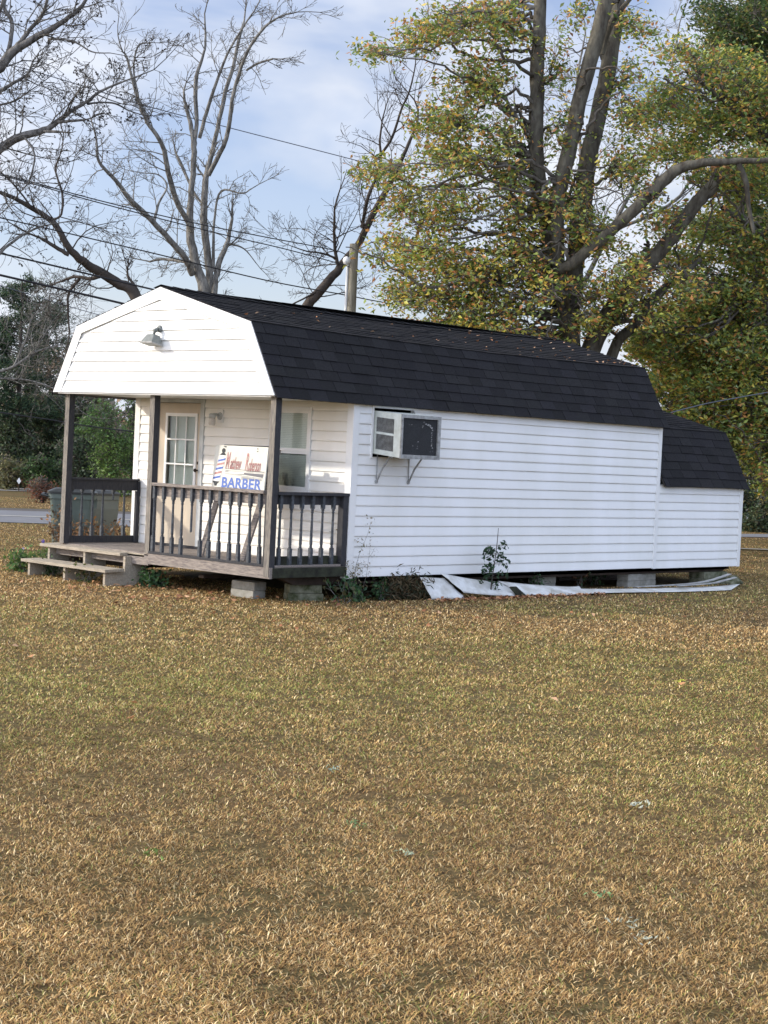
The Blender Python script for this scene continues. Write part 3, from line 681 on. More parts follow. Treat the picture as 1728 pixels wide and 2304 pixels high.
# right side rail
rail = empty('side_railing', (-.6, .03, DK)); rail.parent = house; rail.location = Vector((-.6, .03, DK))-house.location; bpy.context.view_layer.update()
mb = MB(); mb.box((Px+.083, -.025, 1.30), (-.028, .075, 1.335)); mb.build('cap_rail', M['wood_dark'], rail)
mb = MB(); mb.box((Px+.083, .045, 1.185), (-.12, .08, 1.299)); mb.build('top_rail', M['wood_dark'], rail)
mb = MB(); mb.box((Px+.083, .045, DK+.02), (-.12, .08, DK+.125)); mb.build('bottom_rail', M['wood_mossy'], rail)
mb = MB(); mb.box((Px+.083, -.012, DK+.0), (-.10, .043, DK+.022)); mb.build('bottom_plate', M['wood_greyh'], rail)
for x in (-1.141, -.961, -.789, -.613, -.437, -.257): baluster(x, .024, DK+.023, 1.299, par=rail)
mb = MB(); mb.box((-.119, -.012, DK+.0), (-.030, .079, 1.299)); mb.build('rail_post', M['wood_dark'], rail)

# ---------------- door
door = empty('door', (0, 3.3, .46)); door.parent = house; door.location = Vector((0, 3.3, .46))-house.location; bpy.context.view_layer.update()
GY0, GY1, GZ0, GZ1 = 2.945, 3.575, 1.235, 2.245
mb = MB()
x0, x1 = -.012, .03
for lo, hi in (((x0, 2.865, .475), (x1, 3.742, GZ0)), ((x0, 2.865, GZ1), (x1, 3.742, 2.405)), ((x0, 2.865, GZ0+.0001), (x1, GY0, GZ1-.0001)), ((x0, GY1, GZ0+.0001), (x1, 3.742, GZ1-.0001))): mb.box(lo, hi)
leaf = mb.build('door_leaf', M['door'], door)
mb = MB()
for lo, hi in (((-.032, 2.785, .45), (.0, 2.862, 2.41)), ((-.032, 3.745, .45), (.0, 3.825, 2.41)), ((-.036, 2.78, 2.4101), (.0, 3.83, 2.458))): mb.box(lo, hi)
mb.build('door_frame', M['trim_old'], door)
mb = MB()
f = .022
for lo, hi in (((-.026, GY0-f, GZ0-f), (-.0122, GY0+f, GZ1+f)), ((-.026, GY1-f, GZ0-f), (-.0122, GY1+f, GZ1+f)), ((-.0262, GY0+f, GZ0-f), (-.0122, GY1-f, GZ0+f)), ((-.0262, GY0+f, GZ1-f), (-.0122, GY1-f, GZ1+f))): mb.box(lo, hi)
for k in (1, 2):
    y = GY0+(GY1-GY0)*k/3; mb.box((-.024, y-.008, GZ0+f), (-.0123, y+.008, GZ1-f))
    z = GZ0+(GZ1-GZ0)*k/3; mb.box((-.0245, GY0+f, z-.010), (-.0124, GY1-f, z+.010))
mb.build('window_grille', M['vinyl_trim'], door)
mb = MB(); mb.add([(-.004, GY0, GZ0), (-.004, GY1, GZ0), (-.004, GY1, GZ1), (-.004, GY0, GZ1)], [(0, 3, 2, 1)]); mb.build('pane', M['glass'], door)
def blind(y0, y1, z0, z1, x, par, tilt=.55, nm='blind', pitch=.022):
    mb = MB(); z = z0+.004
    while z < z1-.012:
        dz_ = .0195*math.cos(tilt)
        dx_ = .0195*math.sin(tilt)
        mb.add([(x-dx_/2, y0, z), (x-dx_/2, y1, z), (x+dx_/2, y1, z+max(dz_, pitch-.001)), (x+dx_/2, y0, z+max(dz_, pitch-.001))], [(0, 1, 2, 3)])
        z += pitch
    mb.box((x-.012, y0, z1-.014), (x+.012, y1, z1))
    return mb.build(nm, M['blind'], par)
blind(GY0+.01, GY1-.01, GZ0+.01, GZ1-.01, .045, door)
mb = MB(); mb.box((.006, 3.19, 1.60), (.0075, 3.335, 1.90)); nt_ = mb.build('notice', M['paper'], door)
mb = MB(); mb.tube([(-.012, 2.885, 1.50), (-.05, 2.885, 1.50)], .011, 10); mb.tube([(-.05, 2.885, 1.50), (-.06, 2.885, 1.50), (-.075, 2.885, 1.50), (-.08, 2.885, 1.5)], [.015, .026, .022, .006], 12)
mb.build('knob', M['wood_under'], door, smooth=True)
mb = MB(); mb.tube([(-.012, 2.885, 1.60), (-.022, 2.885, 1.60)], .022, 12); mb.build('deadbolt', M['wood_under'], door)
mb = MB(); mb.box((-.05, 2.80, .4405), (.02, 3.80, .474)); mb.build('threshold', M['wood_dark'], door)
# ---------------- window
win = empty('window', (0, 1.1, 1.3)); win.parent = house; win.location = Vector((0, 1.1, 1.3))-house.location; bpy.context.view_layer.update()
mb = MB()
def frame(mb, x0, x1, y0, y1, z0, z1, w_, wb=None):
    wb = wb or w_
    mb.box((x0, y0, z0), (x1, y0+w_, z1)); mb.box((x0, y1-w_, z0), (x1, y1, z1)); mb.box((x0+.0005, y0+w_, z0), (x1, y1-w_, z0+wb)); mb.box((x0+.0005, y0+w_, z1-w_), (x1, y1-w_, z1))
frame(mb, -.034, .01, WY0-.02, WY1+.02, WZ0-.02, WZ1+.02, .04)
mb.build('window_frame', M['vinyl_trim'], win)
mb = MB(); frame(mb, -.024, .012, WY0+.021, WY1-.021, 1.825, WZ1-.021, .035); mb.build('sash', M['vinyl_trim'], win)
mb = MB(); frame(mb, -.016, .012, WY0+.021, WY1-.021, WZ0+.021, 1.824, .035); mb.build('sash', M['vinyl_trim'], win)
mb = MB(); mb.add([(-.006, WY0+.05, 1.85), (-.006, WY1-.05, 1.85), (-.006, WY1-.05, WZ1-.05), (-.006, WY0+.05, WZ1-.05)], [(0, 3, 2, 1)]); mb.build('pane', M['glass'], win)
mb = MB(); mb.add([(-.001, WY0+.05, WZ0+.05), (-.001, WY1-.05, WZ0+.05), (-.001, WY1-.05, 1.80), (-.001, WY0+.05, 1.80)], [(0, 3, 2, 1)]); mb.build('pane', M['glass'], win)
blind(WY0+.05, WY1-.05, WZ0+.05, WZ1-.04, .035, win, tilt=.35)
# ---------------- porch lamp and gable floodlight
lamp = empty('wall_lamp', (0, 2.46, 2.2)); lamp.parent = house; lamp.location = Vector((0, 2.46, 2.2))-house.location; bpy.context.view_layer.update()
mb = MB(); mb.box((-.030, 2.405, 2.155), (-.0, 2.515, 2.325)); mb.build('mounting_block', M['vinyl_trim'], lamp)
mb = MB(); mb.tube([(-.03, 2.46, 2.24), (-.045, 2.46, 2.24), (-.05, 2.46, 2.24)], [.052, .048, .02], 18); mb.tube([(-.045, 2.46, 2.24), (-.085, 2.475, 2.262), (-.12, 2.49, 2.262)], .016, 8)
mb.tube([(-.13, 2.50, 2.215), (-.13, 2.50, 2.262), (-.13, 2.5, 2.272)], [.047, .047, .02], 18); mb.build('lamp_arm', M['trim_old'], lamp, smooth=True)
mb = MB(); mb.tube([(-.13, 2.50, 2.214), (-.13, 2.50, 2.19), (-.13, 2.5, 2.13), (-.13, 2.5, 2.112)], [.040, .046, .046, .034], 18); mb.build('jar', M['jar'], lamp, smooth=True)
lamp = empty('floodlight', (GX, 2.1, 3.2)); lamp.parent = house; lamp.location = Vector((GX, 2.1, 3.2))-house.location; bpy.context.view_layer.update()
mb = MB(); mb.tube([(GX-.012, 2.10, 3.275), (GX-.035, 2.10, 3.275), (GX-.045, 2.1, 3.275)], [.045, .045, .03], 16); mb.tube([(GX-.045, 2.10, 3.275), (GX-.085, 2.105, 3.262), (GX-.10, 2.115, 3.20)], .018, 8)
mb.tube([(GX-.085, 2.085, 3.25), (GX-.085, 2.125, 3.25)], .026, 10); mb.build('swivel', M['grey_metal'], lamp, smooth=True)
mb = MB()
c = np.array([GX-.105, 2.12, 3.145])
mb.hexa([tuple(c+q) for q in ((-.11, -.115, -.045), (.045, -.115, -.075), (.045, .115, -.075), (-.11, .115, -.045))],
        [tuple(c+q) for q in ((-.045, -.065, .055), (.055, -.065, .035), (.055, .065, .035), (-.045, .065, .055))])
mb.mi = 1
mb.hexa([tuple(c+q) for q in ((-.118, -.122, -.058), (.048, -.122, -.090), (.048, .122, -.090), (-.118, .122, -.058))],
        [tuple(c+q) for q in ((-.118, -.122, -.044), (.048, -.122, -.074), (.048, .122, -.074), (-.118, .122, -.044))])
mb.build('lamp_head', [M['grey_metal'], M['galv']], lamp)

# ================================================================== steps
st = empty('wooden_steps', (-1.6, 3.6, 0), 'weathered two-tread wooden steps in front of the porch opening', 'steps')
SY0, SY1 = 2.78, 4.62
mb = MB(); mb.hexa([(-1.42, 2.69, .375), (-1.02, 2.69, .39), (-1.05, 4.40, .395), (-1.44, 4.42, .38)], [(-1.42, 2.69, .412), (-1.02, 2.69, .427), (-1.05, 4.40, .432), (-1.44, 4.42, .417)])
mb.hexa([(-1.30, 2.352, .385), (-1.0, 2.352, .39), (-1.0, 2.685, .39), (-1.30, 2.685, .385)], [(-1.30, 2.352, .422), (-1.0, 2.352, .43), (-1.0, 2.685, .43), (-1.30, 2.685, .422)])
mb.build('tread', M['wood_step'], st)
mb = MB(); mb.hexa([(-1.76, 2.54, .178), (-1.46, 2.54, .185), (-1.46, 4.36, .19), (-1.76, 4.38, .183)], [(-1.76, 2.54, .214), (-1.46, 2.54, .221), (-1.46, 4.36, .226), (-1.76, 4.38, .219)]); mb.build('tread', M['wood_step'], st)
for y in (2.60, 3.45, 4.24):
    mb = MB()
    mb.prism([(-1.71, y, .0), (-1.71, y, .177), (-1.40, y, .184), (-1.40, y, .373), (-1.06, y, .38), (-1.06, y, .10), (-1.24, y, .0)], (0, .042, 0)); mb.build('stringer', M['wood_step'], st)
mb = MB(); mb.box((-1.06, 2.66, .20), (-1.03, 4.23, .37)); mb.build('back_board', M['wood_under'], st)

# ================================================================== the cooler unit in the side wall
ac = empty('window_air_conditioner', (.7, -.25, 1.8), 'old white window air conditioner sticking out of the side wall on two metal brackets', 'air conditioner')
ax0, ax1, ay = .35, 1.065, -.475
def acz(y, top): return (2.366-(y/ay)*.040) if top else (1.842-(y/ay)*.042)
def P_(x, y, top): return (x, y, acz(y, top))
mb = MB(); yb = ay+.004
mb.hexa([P_(ax0+.012, .05, 0), P_(ax1-.012, .05, 0), P_(ax1-.012, yb+.03, 0), P_(ax0+.012, yb+.03, 0)], [P_(ax0+.012, .05, 1), P_(ax1-.012, .05, 1), P_(ax1-.012, yb+.03, 1), P_(ax0+.012, yb+.03, 1)])
mb.build('core', M['dark'], ac)
def side_panel(x, sx, nm):
    mb = MB()
    def V(y, t): b_, t_ = acz(y, 0), acz(y, 1); return (x, y, b_+(t_-b_)*t)
    ys = [.0, -.055, ay+.115, ay]; zs = [0, .115, .485, .535, .88, 1]
    for i in range(3):
        for j in range(5):
            if i == 1 and j in (1, 3): continue
            q = [V(ys[i], zs[j]), V(ys[i+1], zs[j]), V(ys[i+1], zs[j+1]), V(ys[i], zs[j+1])]
            mb.prism(q, (.012*sx, 0, 0))
    o = mb.build(nm, M['white_metal'], ac)
    g = MB()
    for j in (1, 3):
        n_ = 14
        for k in range(n_):
            t0 = zs[j]+(zs[j+1]-zs[j])*(k+.1)/n_; t1 = zs[j]+(zs[j+1]-zs[j])*(k+.8)/n_
            a, b, c, d = V(ys[1], t0), V(ys[2], t0), V(ys[2], t1), V(ys[1], t1)
            g.add([(a[0]+.008*sx, a[1], a[2]), (b[0]+.008*sx, b[1], b[2]), (c[0]+.003*sx, c[1], c[2]), (d[0]+.003*sx, d[1], d[2])], [(0, 1, 2, 3)])
    g.build('louvre', M['galv'], o)
side_panel(ax0, 1, 'side_panel'); side_panel(ax1, -1, 'side_panel')
mb = MB(); mb.hexa([P_(ax0, -.001, 1), P_(ax1, -.001, 1), P_(ax1, ay, 1), P_(ax0, ay, 1)], [(x, y, z+.010) for x, y, z in (P_(ax0, -.001, 1), P_(ax1, -.001, 1), P_(ax1, ay, 1), P_(ax0, ay, 1))]); mb.build('top_panel', M['white_metal'], ac)
mb = MB(); fz0, fz1 = acz(ay, 0), acz(ay, 1)
for lo, hi in (((ax0-.004, ay-.022, fz0-.006), (ax0+.022, ay-.001, fz1+.012)), ((ax1-.045, ay-.022, fz0-.006), (ax1+.004, ay-.001, fz1+.012)), ((ax0+.0221, ay-.0215, fz0-.006), (ax1-.0451, ay-.001, fz0+.045)), ((ax0+.0221, ay-.0215, fz1-.030), (ax1-.0451, ay-.001, fz1+.012))): mb.box(lo, hi)
mb.build('front_frame', M['galv'], ac)
mb = MB(); n_ = 34
for k in range(n_):
    z0 = fz0+.046+(fz1-fz0-.083)*k/n_; h = (fz1-fz0-.083)/n_
    mb.add([(ax0+.023, ay-.004, z0), (ax1-.046, ay-.004, z0), (ax1-.046, ay+.012, z0+h*.9), (ax0+.023, ay+.012, z0+h*.9)], [(0, 1, 2, 3)])
mb.mi = 1
rr = random.Random(3)
def dent(u, v, s): 
    x = ax0+.036+(ax1-ax0-.087)*u; z = fz0+.046+(fz1-fz0-.083)*v
    mb.prism([(x-s, ay-.0065, z-.2*s), (x+s*.2, ay-.0065, z-.6*s), (x+s, ay-.0065, z+.3*s), (x, ay-.0065, z+.5*s)], (0, .001, 0))
for u, v, s in [(.60, .93, .014), (.66, .88, .020), (.73, .86, .026), (.78, .84, .022), (.84, .78, .022), (.80, .80, .014), (.86, .72, .016), (.84, .64, .014), (.85, .58, .011), (.84, .52, .012), (.85, .45, .012), (.84, .40, .011), (.86, .33, .012), (.85, .28, .016), (.88, .22, .014), (.24, .84, .009), (.17, .83, .006), (.45, .37, .011), (.30, .25, .009), (.44, .24, .008), (.43, .18, .010), (.90, .12, .008), (.82, .11, .008), (.57, .82, .012), (.56, .78, .010)]: dent(u, v, s)
mb.build('condenser_grille', [M['coil'], M['galv']], ac)
for x in (ax0+.08, ax0+.72-.05):
    mb = MB(); xo = x-.03
    mb.tube([(x, -.30, 1.800), (x, -.22, 1.805)], .010, 6)
    mb.tube([(x, -.24, 1.802), (x+.00, -.12, 1.66), (x+.0, -.035, 1.50), (x+.0, -.022, 1.485)], [.011, .012, .011, .012], 6)
    mb.tube([(x, -.024, 1.83), (x, -.024, 1.50)], .008, 6)
    mb.tube([(x, -.020, 1.49), (x, -.034, 1.49)], .024, 10)
    mb.build('bracket', M['galv'], ac)
mb = MB(); t_ = .022
for lo, hi in (((.305, -.030, 1.78), (.332, .0, 2.438)), ((.3321, -.0295, 2.411), (1.10, .0, 2.437)), ((1.07, -.03, 2.395), (1.42, -.018, 2.436))): mb.box(lo, hi)
mb.build('opening_trim', M['vinyl_trim'], house)

# ================================================================== barber sign (a folding board on the porch)
sg = empty('barber_sign', (-.7, 1.3, DK), 'cream two-legged sign board reading BARBER with a striped pole', 'sign')
A0 = np.array([-.685, 1.742, 1.855]); UX = np.array([0.0, -1.0, .012]); UZ = np.array([-.055, .0, -.66]); UZ /= np.linalg.norm(UZ)
UX = UX-UZ*UX.dot(UZ); UX /= np.linalg.norm(UX); UN = np.cross(UX, UZ); UN = UN if UN[0] < 0 else -UN
SW_, SH_ = .985, .535
def S(u, v, o=0.0): return tuple(A0+UX*u*SW_+UZ*v*SH_+UN*o)       # u 0..1 to the right, v 0..1 down
mb = MB(); mb.prism([S(0, 0), S(1, 0), S(1, 1.25), S(0, 1.25)], UN*.016); bd_ = mb; bd_.mi = 1
ft = .018
def decal(name, polys, m, off=ft):
    mb = MB()
    for q in polys: mb.prism([S(u, v, off) for u, v in q], UN*.001)
    return mb.build(name, m, sg)
def pole_pt(a, t):  # a across 0..1, t down 0..1 (pole leans with the artwork)
    x = .155-.095*t; return (x-.052+.125*a*(1+0*t), .235+.62*t+.012*a)
def strip(t0, t1, slant=.085): return [pole_pt(0, t0+slant), pole_pt(1, t0-slant*.1), pole_pt(1, t1-slant*.1), pole_pt(0, t1+slant)]
decal('pole_field', [[pole_pt(0, .0), pole_pt(1, .0), pole_pt(1, 1.0), pole_pt(0, 1.0)]], M['sign_white'])
decal('pole_blue_stripe', [strip(a, a+.085) for a in (.10, .42, .77)], M['sign_blue'], .0195)
decal('pole_red_stripe', [strip(a, a+.09) for a in (.25, .59)], M['sign_red'], .0195)
cap = [(.098, .235), (.225, .237), (.185, .175), (.205, .14), (.195, .09), (.165, .065), (.135, .09), (.130, .14), (.145, .175)]
decal('pole_cap', [cap], M['sign_black'])
decal('pole_base', [[(.005, .855), (.145, .865), (.105, .92), (.095, .97), (.055, .97), (.045, .915)]], M['sign_black'])
# razor, rules and comb
decal('rule', [[(.24, .545), (.985, .575), (.985, .583), (.24, .553)], [(.235, .590), (.985, .610), (.985, .614), (.235, .594)], [(.235, .66), (.955, .735), (.955, .741), (.235, .666)]], M['sign_grey'])
decal('razor', [[(.60, .625), (.965, .632), (.955, .715), (.60, .665)], [(.42, .672), (.60, .655), (.60, .668)], [(.24, .605), (.34, .598), (.24, .622)]], M['sign_grey'], .0192)
decal('comb_tooth', [[(.565+.021*i, .715+.002*i), (.571+.021*i, .715+.002*i), (.565+.021*i, .79), (.561+.021*i, .79)] for i in range(19)], M['sign_grey'], .0192)
for q in [[(.16, .02), (.215, .022), (.215, .04), (.205, .055), (.16, .035)], [(.80, .035), (.815, .035), (.818, .07), (.80, .06)], [(.79, .10), (.83, .10), (.81, .125)]]: bd_.prism([S(u, v, ft) for u, v in q], UN*.001)
bd_.build('board', [M['sign'], M['sign_black']], sg)
# lettering
def lettering(name, txt, u, v, h, wscale, m, bold=0.0, shear=-.0, off=.0195, lean=.0, spacing=1.0):
    cu = bpy.data.curves.new(name, 'FONT'); cu.body = txt; cu.size = 1.0; cu.offset = bold; cu.space_character = spacing; cu.resolution_u = 4
    tmp = bpy.data.objects.new(name, cu); col.objects.link(tmp); bpy.context.view_layer.update()
    me = bpy.data.meshes.new_from_object(tmp.evaluated_get(bpy.context.evaluated_depsgraph_get())); col.objects.unlink(tmp); bpy.data.objects.remove(tmp)
    for vtx in me.vertices:
        x, y = vtx.co.x, vtx.co.y
        uu = u+x*wscale-lean*(v-(v-y*h)); vv = v-y*h
        vtx.co = Vector(S(uu+(0), vv+.012*(uu-u), off))
    me.materials.clear(); me.materials.append(m); me.name = name
    o = bpy.data.objects.new(name, me); put(o, sg); return o
lettering('word', 'BARBER', .185, .985, .33, .205, M['sign_blue'], bold=.028, lean=0, spacing=1.06)
# slab serifs under and over the BARBER letters
ser = []
for k, u0 in enumerate((.195, .325, .45, .57, .695, .80)):
    ser.append([(u0-.012, .978+.002*k), (u0+.075, .980+.002*k), (u0+.075, .990+.002*k), (u0-.012, .988+.002*k)])
decal('serif', ser, M['sign_blue'], .0196)
lettering('name_word', 'M', .225, .545, .56, .095, M['sign_red'], bold=.02, lean=-.05)
lettering('name_word', 'atthew', .315, .545, .40, .078, M['sign_rust'], bold=.02, lean=-.05, spacing=.95)
lettering('name_word', 'R', .60, .566, .58, .095, M['sign_red'], bold=.02, lean=-.05)
lettering('name_word', 'oberson', .665, .568, .40, .072, M['sign_rust'], bold=.02, lean=-.05, spacing=.95)
decal('name_shadow', [[(.245, .548), (.36, .551), (.36, .558), (.245, .555)], [(.40, .553), (.63, .556), (.63, .562), (.40, .559)], [(.64, .578), (.975, .582), (.975, .590), (.64, .586)]], M['sign_black'])
# legs and the back leaf
for a, b in (((-.445, 1.705, 2.0-.17), (-.885, 1.735, DK+.002)), ((-.445, .855, 1.83), (-.90, .93, DK+.002))):
    mb = MB(); mb.bar(a, b, .085, .03, up=(1, 0, .25)); mb.build('leg', M['wood_greyh'], sg)
mb = MB(); a = np.array([-.585, 1.72, 1.86]); 
mb.prism([(-.60, 1.71, 1.86), (-.60, .765, 1.865), (-.47, .775, 1.22), (-.47, 1.71, 1.22)], (.018, 0, .006)); mb.build('back_board', M['wood_dark'], sg)

# ================================================================== wheeled bins behind the porch
def wheelie(name, cx, cy, rz, label, m, h=1.04, w_=.60, dp=.66, open_=.0):
    t = empty(name, (cx, cy, 0), label, 'wheeled bin', 'wheeled bins behind the porch', rz)
    T = Matrix.Translation((cx, cy, 0)) @ Matrix.Rotation(rz, 4, 'Z')
    mb = MB(); mb.T = T
    b, tp = .40, .54
    def ring(s, d, z, r=.06):
        pts = []
        for qx, qy, a0 in ((1, 1, 0), (-1, 1, 90), (-1, -1, 180), (1, -1, 270)):
            for k in range(4):
                a = math.radians(a0+k*30); pts.append((qx*(s/2-r)+r*math.cos(a), qy*(d/2-r)+r*math.sin(a), z))
        return pts
    rings = [ring(.44, .44, .04), ring(.47, .48, .10), ring(.54, .59, h*.80), ring(w_-.03, dp-.05, h*.93), ring(w_, dp, h*.935), ring(w_, dp, h)]
    vs = sum(rings, []); n = 16
    mb.add(vs, [(i*n+k, i*n+(k+1) % n, (i+1)*n+(k+1) % n, (i+1)*n+k) for i in range(len(rings)-1) for k in range(n)]+[tuple(range(n))[::-1]])
    mb.build('bin_body', m, t)
    mb = MB(); mb.T = T
    l0, l1, l2 = ring(w_+.03, dp+.04, h+.003), ring(w_+.03, dp+.04, h+.03), ring(w_*.75, dp*.75, h+.075)
    mb.add(l0+l1+l2, [(i*n+k, i*n+(k+1) % n, (i+1)*n+(k+1) % n, (i+1)*n+k) for i in range(2) for k in range(n)]+[tuple(range(n))[::-1], tuple(range(2*n, 3*n))])
    mb.build('lid', M['bin_lid'], t)
    mb = MB(); mb.T = T; mb.tube([(-w_/2+.03, dp/2+.0, h-.04), (-w_/2+.03, dp/2+.09, h-.02), (w_/2-.03, dp/2+.09, h-.02), (w_/2-.03, dp/2+.0, h-.04)], .018, 8); mb.build('handle', M['bin_lid'], t)
    for sx in (-1, 1):
        mb = MB(); mb.T = T; mb.tube([(sx*.26-.03, .24, .12), (sx*.26+.03, .24, .12)], .12, 18); mb.build('wheel', M['bin_lid'], t)
    for sx in (-.2, -.08, .08, .2):
        mb = MB(); mb.T = T; mb.box((sx-.012, -dp/2-.018, h*.82), (sx+.012, -dp/2+.03, h*.94)); mb.build('rib', m, t)
    return t
b1 = at(165, 1160, 24.3); wheelie('wheeled_bin', b1[0]-.1, b1[1]-.1, math.radians(52), 'dark green wheeled bin with black lid seen past the porch corner post', M['bin'], 1.06)
b2 = at(210, 1160, 25.4); wheelie('wheeled_bin', b2[0], b2[1], math.radians(100), 'grey-green wheeled bin seen through the left porch railing', M['bin2'], 1.02, w_=.54, dp=.60)

# ================================================================== concrete blocks under the building
def block(cx, cy, z, lx, ly, hz, rz, label, m=None):
    mb = MB(); mb.T = Matrix.Translation((cx, cy, z)) @ Matrix.Rotation(math.radians(rz), 4, 'Z')
    x, y = lx/2, ly/2; b = .006
    lo = [(-x+b, -y+b, 0), (x-b, -y+b, 0), (x-b, y-b, 0), (-x+b, y-b, 0)]
    m1 = [(-x, -y, b), (x, -y, b), (x, y, b), (-x, y, b)]; m2 = [(-x, -y, hz-b), (x, -y, hz-b), (x, y, hz-b), (-x, y, hz-b)]; tp = [(q[0], q[1], hz) for q in lo]
    mb.add(lo+m1+m2+tp, [(3, 2, 1, 0), (12, 13, 14, 15)]+[(i*4+k, i*4+(k+1) % 4, (i+1)*4+(k+1) % 4, (i+1)*4+k) for i in range(3) for k in range(4)])
    o = mb.build('concrete_block', m or M['block']); tag(o, label, 'concrete block', 'concrete blocks under the building')
block(-.86, .84, -.01, .20, .41, .105, 0, 'clean grey concrete block under the porch rim, lower of two')
block(-.85, .84, .097, .20, .40, .103, 2, 'clean grey concrete block under the porch rim, upper of two')
block(-.45, .28, -.01, .20, .45, .105, 62, 'lower mossy concrete block under the porch corner', M['block_moss'])
block(-.47, .27, .097, .20, .42, .103, 65, 'upper mossy concrete block under the porch corner', M['block_moss'])
for x, y, lx, nm, wh in ((4.36, .34, .38, 2, 'short of the fallen siding strip, left of the middle pier'), (6.33, .20, .36, 2, 'at the middle pier beneath the wall seam'), (6.78, .26, .38, 2, 'just right of the middle pier beneath the extension'), (8.45, .16, .62, 2, 'at the far right pier under the extension'), (2.2, .5, .4, 2, 'in the dark gap behind the torn siding')):
    for k in range(nm):
        block(x, y, -.01+k*.107, lx, .2 if x < 8 else .3, .105, random.uniform(-4, 4), ('lower' if k == 0 else 'upper')+' concrete block '+wh, M['block'] if x < 7 else M['block_moss'])
mb = MB(); mb.box((-1.2, 1.6, .07), (8.9, 1.75, .19)) if False else None

# ================================================================== fallen vinyl siding along the wall
def sheet(name, top, bot, label, m, thick=.003, k=5, ripple=.012, cat='siding'):
    "bent vinyl panel between two edge curves"
    A = catmull(top, 6); B = catmull(bot, 6); n = len(A); V = []
    for i in range(n):
        for j in range(k+1):
            t = j/k; p = A[i]*(1-t)+B[i]*t
            st_ = ripple*((t*2) % 1.0)            # two courses with a lip
            d = np.array([0, -1, .7]); d /= np.linalg.norm(d)
            V.append(p+d*st_)
    F = [(i*(k+1)+j, (i+1)*(k+1)+j, (i+1)*(k+1)+j+1, i*(k+1)+j+1) for i in range(n-1) for j in range(k)]
    o = np_mesh(name, np.array(V), np.array(F), 4, m, None, None)
    md = o.modifiers.new('thickness', 'SOLIDIFY'); md.thickness = thick; md.offset = 0
    tag(o, label, cat, 'fallen vinyl siding pieces'); return o
M['vinyl_old'] = mat('fallen_vinyl', (.70, .71, .69), .5, .35, 5, (.46, .45, .40), spec=.3)
sheet('siding_panel', [(1.20, -.14, .285), (1.42, -.14, .275), (1.66, -.15, .262)], [(1.27, -.30, .012), (1.5, -.34, .01), (1.86, -.37, .006)], 'torn ragged-ended white siding panel leaning against the dark gap', M['vinyl_old'], k=10)
sheet('siding_panel', [(1.56, -.16, .335), (2.1, -.18, .255), (2.75, -.20, .185)], [(1.82, -.36, .09), (2.35, -.40, .045), (3.02, -.42, .012)], 'twisted white siding panel behind the sapling, its corner raised', M['vinyl_old'], k=8)
sheet('siding_panel', [(2.72, -.18, .205), (3.4, -.22, .145), (4.15, -.25, .10), (4.45, -.26, .10)], [(2.98, -.42, .03), (3.5, -.50, .012), (4.0, -.52, .008), (4.3, -.45, .01)], 'sagging white siding strip in the middle of the fallen pieces', M['vinyl_old'], k=8)
sheet('siding_panel', [(3.75, -.28, .098), (4.8, -.36, .06), (6.2, -.50, .05), (7.3, -.66, .06), (8.05, -.68, .08)], [(3.45, -.56, .02), (4.7, -.60, .03), (6.0, -.76, .02), (6.9, -.86, .02), (7.4, -.92, .025)], 'long flat white siding strip lying on the lawn below the extension', M['vinyl_old'], k=8, ripple=.006)
M['soffit_grey'] = mat('grey_strip', (.42, .42, .40), .5, .4, 8, (.2, .2, .19))
def strip3(name, pts, w0, label, m):
    mb = MB(); P = catmull(pts, 6)
    for i in range(len(P)-1):
        mb.bar(P[i], P[i+1], w0, .012)
    o = mb.build(name, m); tag(o, label, 'trim strip', 'fallen trim strips'); return o
strip3('trim_strip', [(5.6, -.42, .075), (6.6, -.50, .09), (7.3, -.55, .13), (7.9, -.58, .23)], .07, 'upper curved grey trim strip bending up at the right end of the debris', M['soffit_grey'])
strip3('trim_strip', [(6.4, -.62, .085), (7.2, -.68, .11), (7.5, -.69, .14), (7.85, -.71, .19)], .06, 'lower curved grey trim strip bending up beside a stone', M['soffit_grey'])
mb = MB(); mb.tube([(5.9, 1.2, .06), (7.9, 1.0, .05)], .04, 4); o = mb.build('plank', M['wood_greyh']); tag(o, 'old grey plank lying on the ground under the extension', 'plank')
bm_ = MB(); P = RNG.normal(size=(60, 3)); P /= np.linalg.norm(P, axis=1)[:, None]
import bmesh
def stone(name, c, r, label, m):
    bm = bmesh.new(); bmesh.ops.create_icosphere(bm, subdivisions=3, radius=1)
    for v in bm.verts:
        k = 1+.22*math.sin(v.co.x*3.1+c[0])*math.cos(v.co.y*2.7)+.1*math.sin(v.co.z*6+v.co.x*4)
        v.co = Vector((v.co.x*r[0]*k+c[0], v.co.y*r[1]*k+c[1], max(v.co.z*r[2]*k, -.03)+c[2]))
    me = bpy.data.meshes.new(name); bm.to_mesh(me); bm.free(); me.materials.append(m); o = bpy.data.objects.new(name, me); put(o, None); tag(o, label, 'stone'); return o
stone('stone', (8.55, -.25, .06), (.16, .12, .10), 'small grey-green stone at the right end of the debris', M['block_moss'])
mb = MB(); mb.hexa([(2.86, -.43, .0), (3.02, -.45, .0), (3.06, -.44, .01), (2.92, -.42, .01)], [(2.70, -.40, .14), (2.78, -.42, .15), (2.84, -.41, .15), (2.74, -.39, .15)]); o = mb.build('board_scrap', M['wood_mossy']); tag(o, 'small dark board scrap leaning on the fallen siding', 'board scrap')

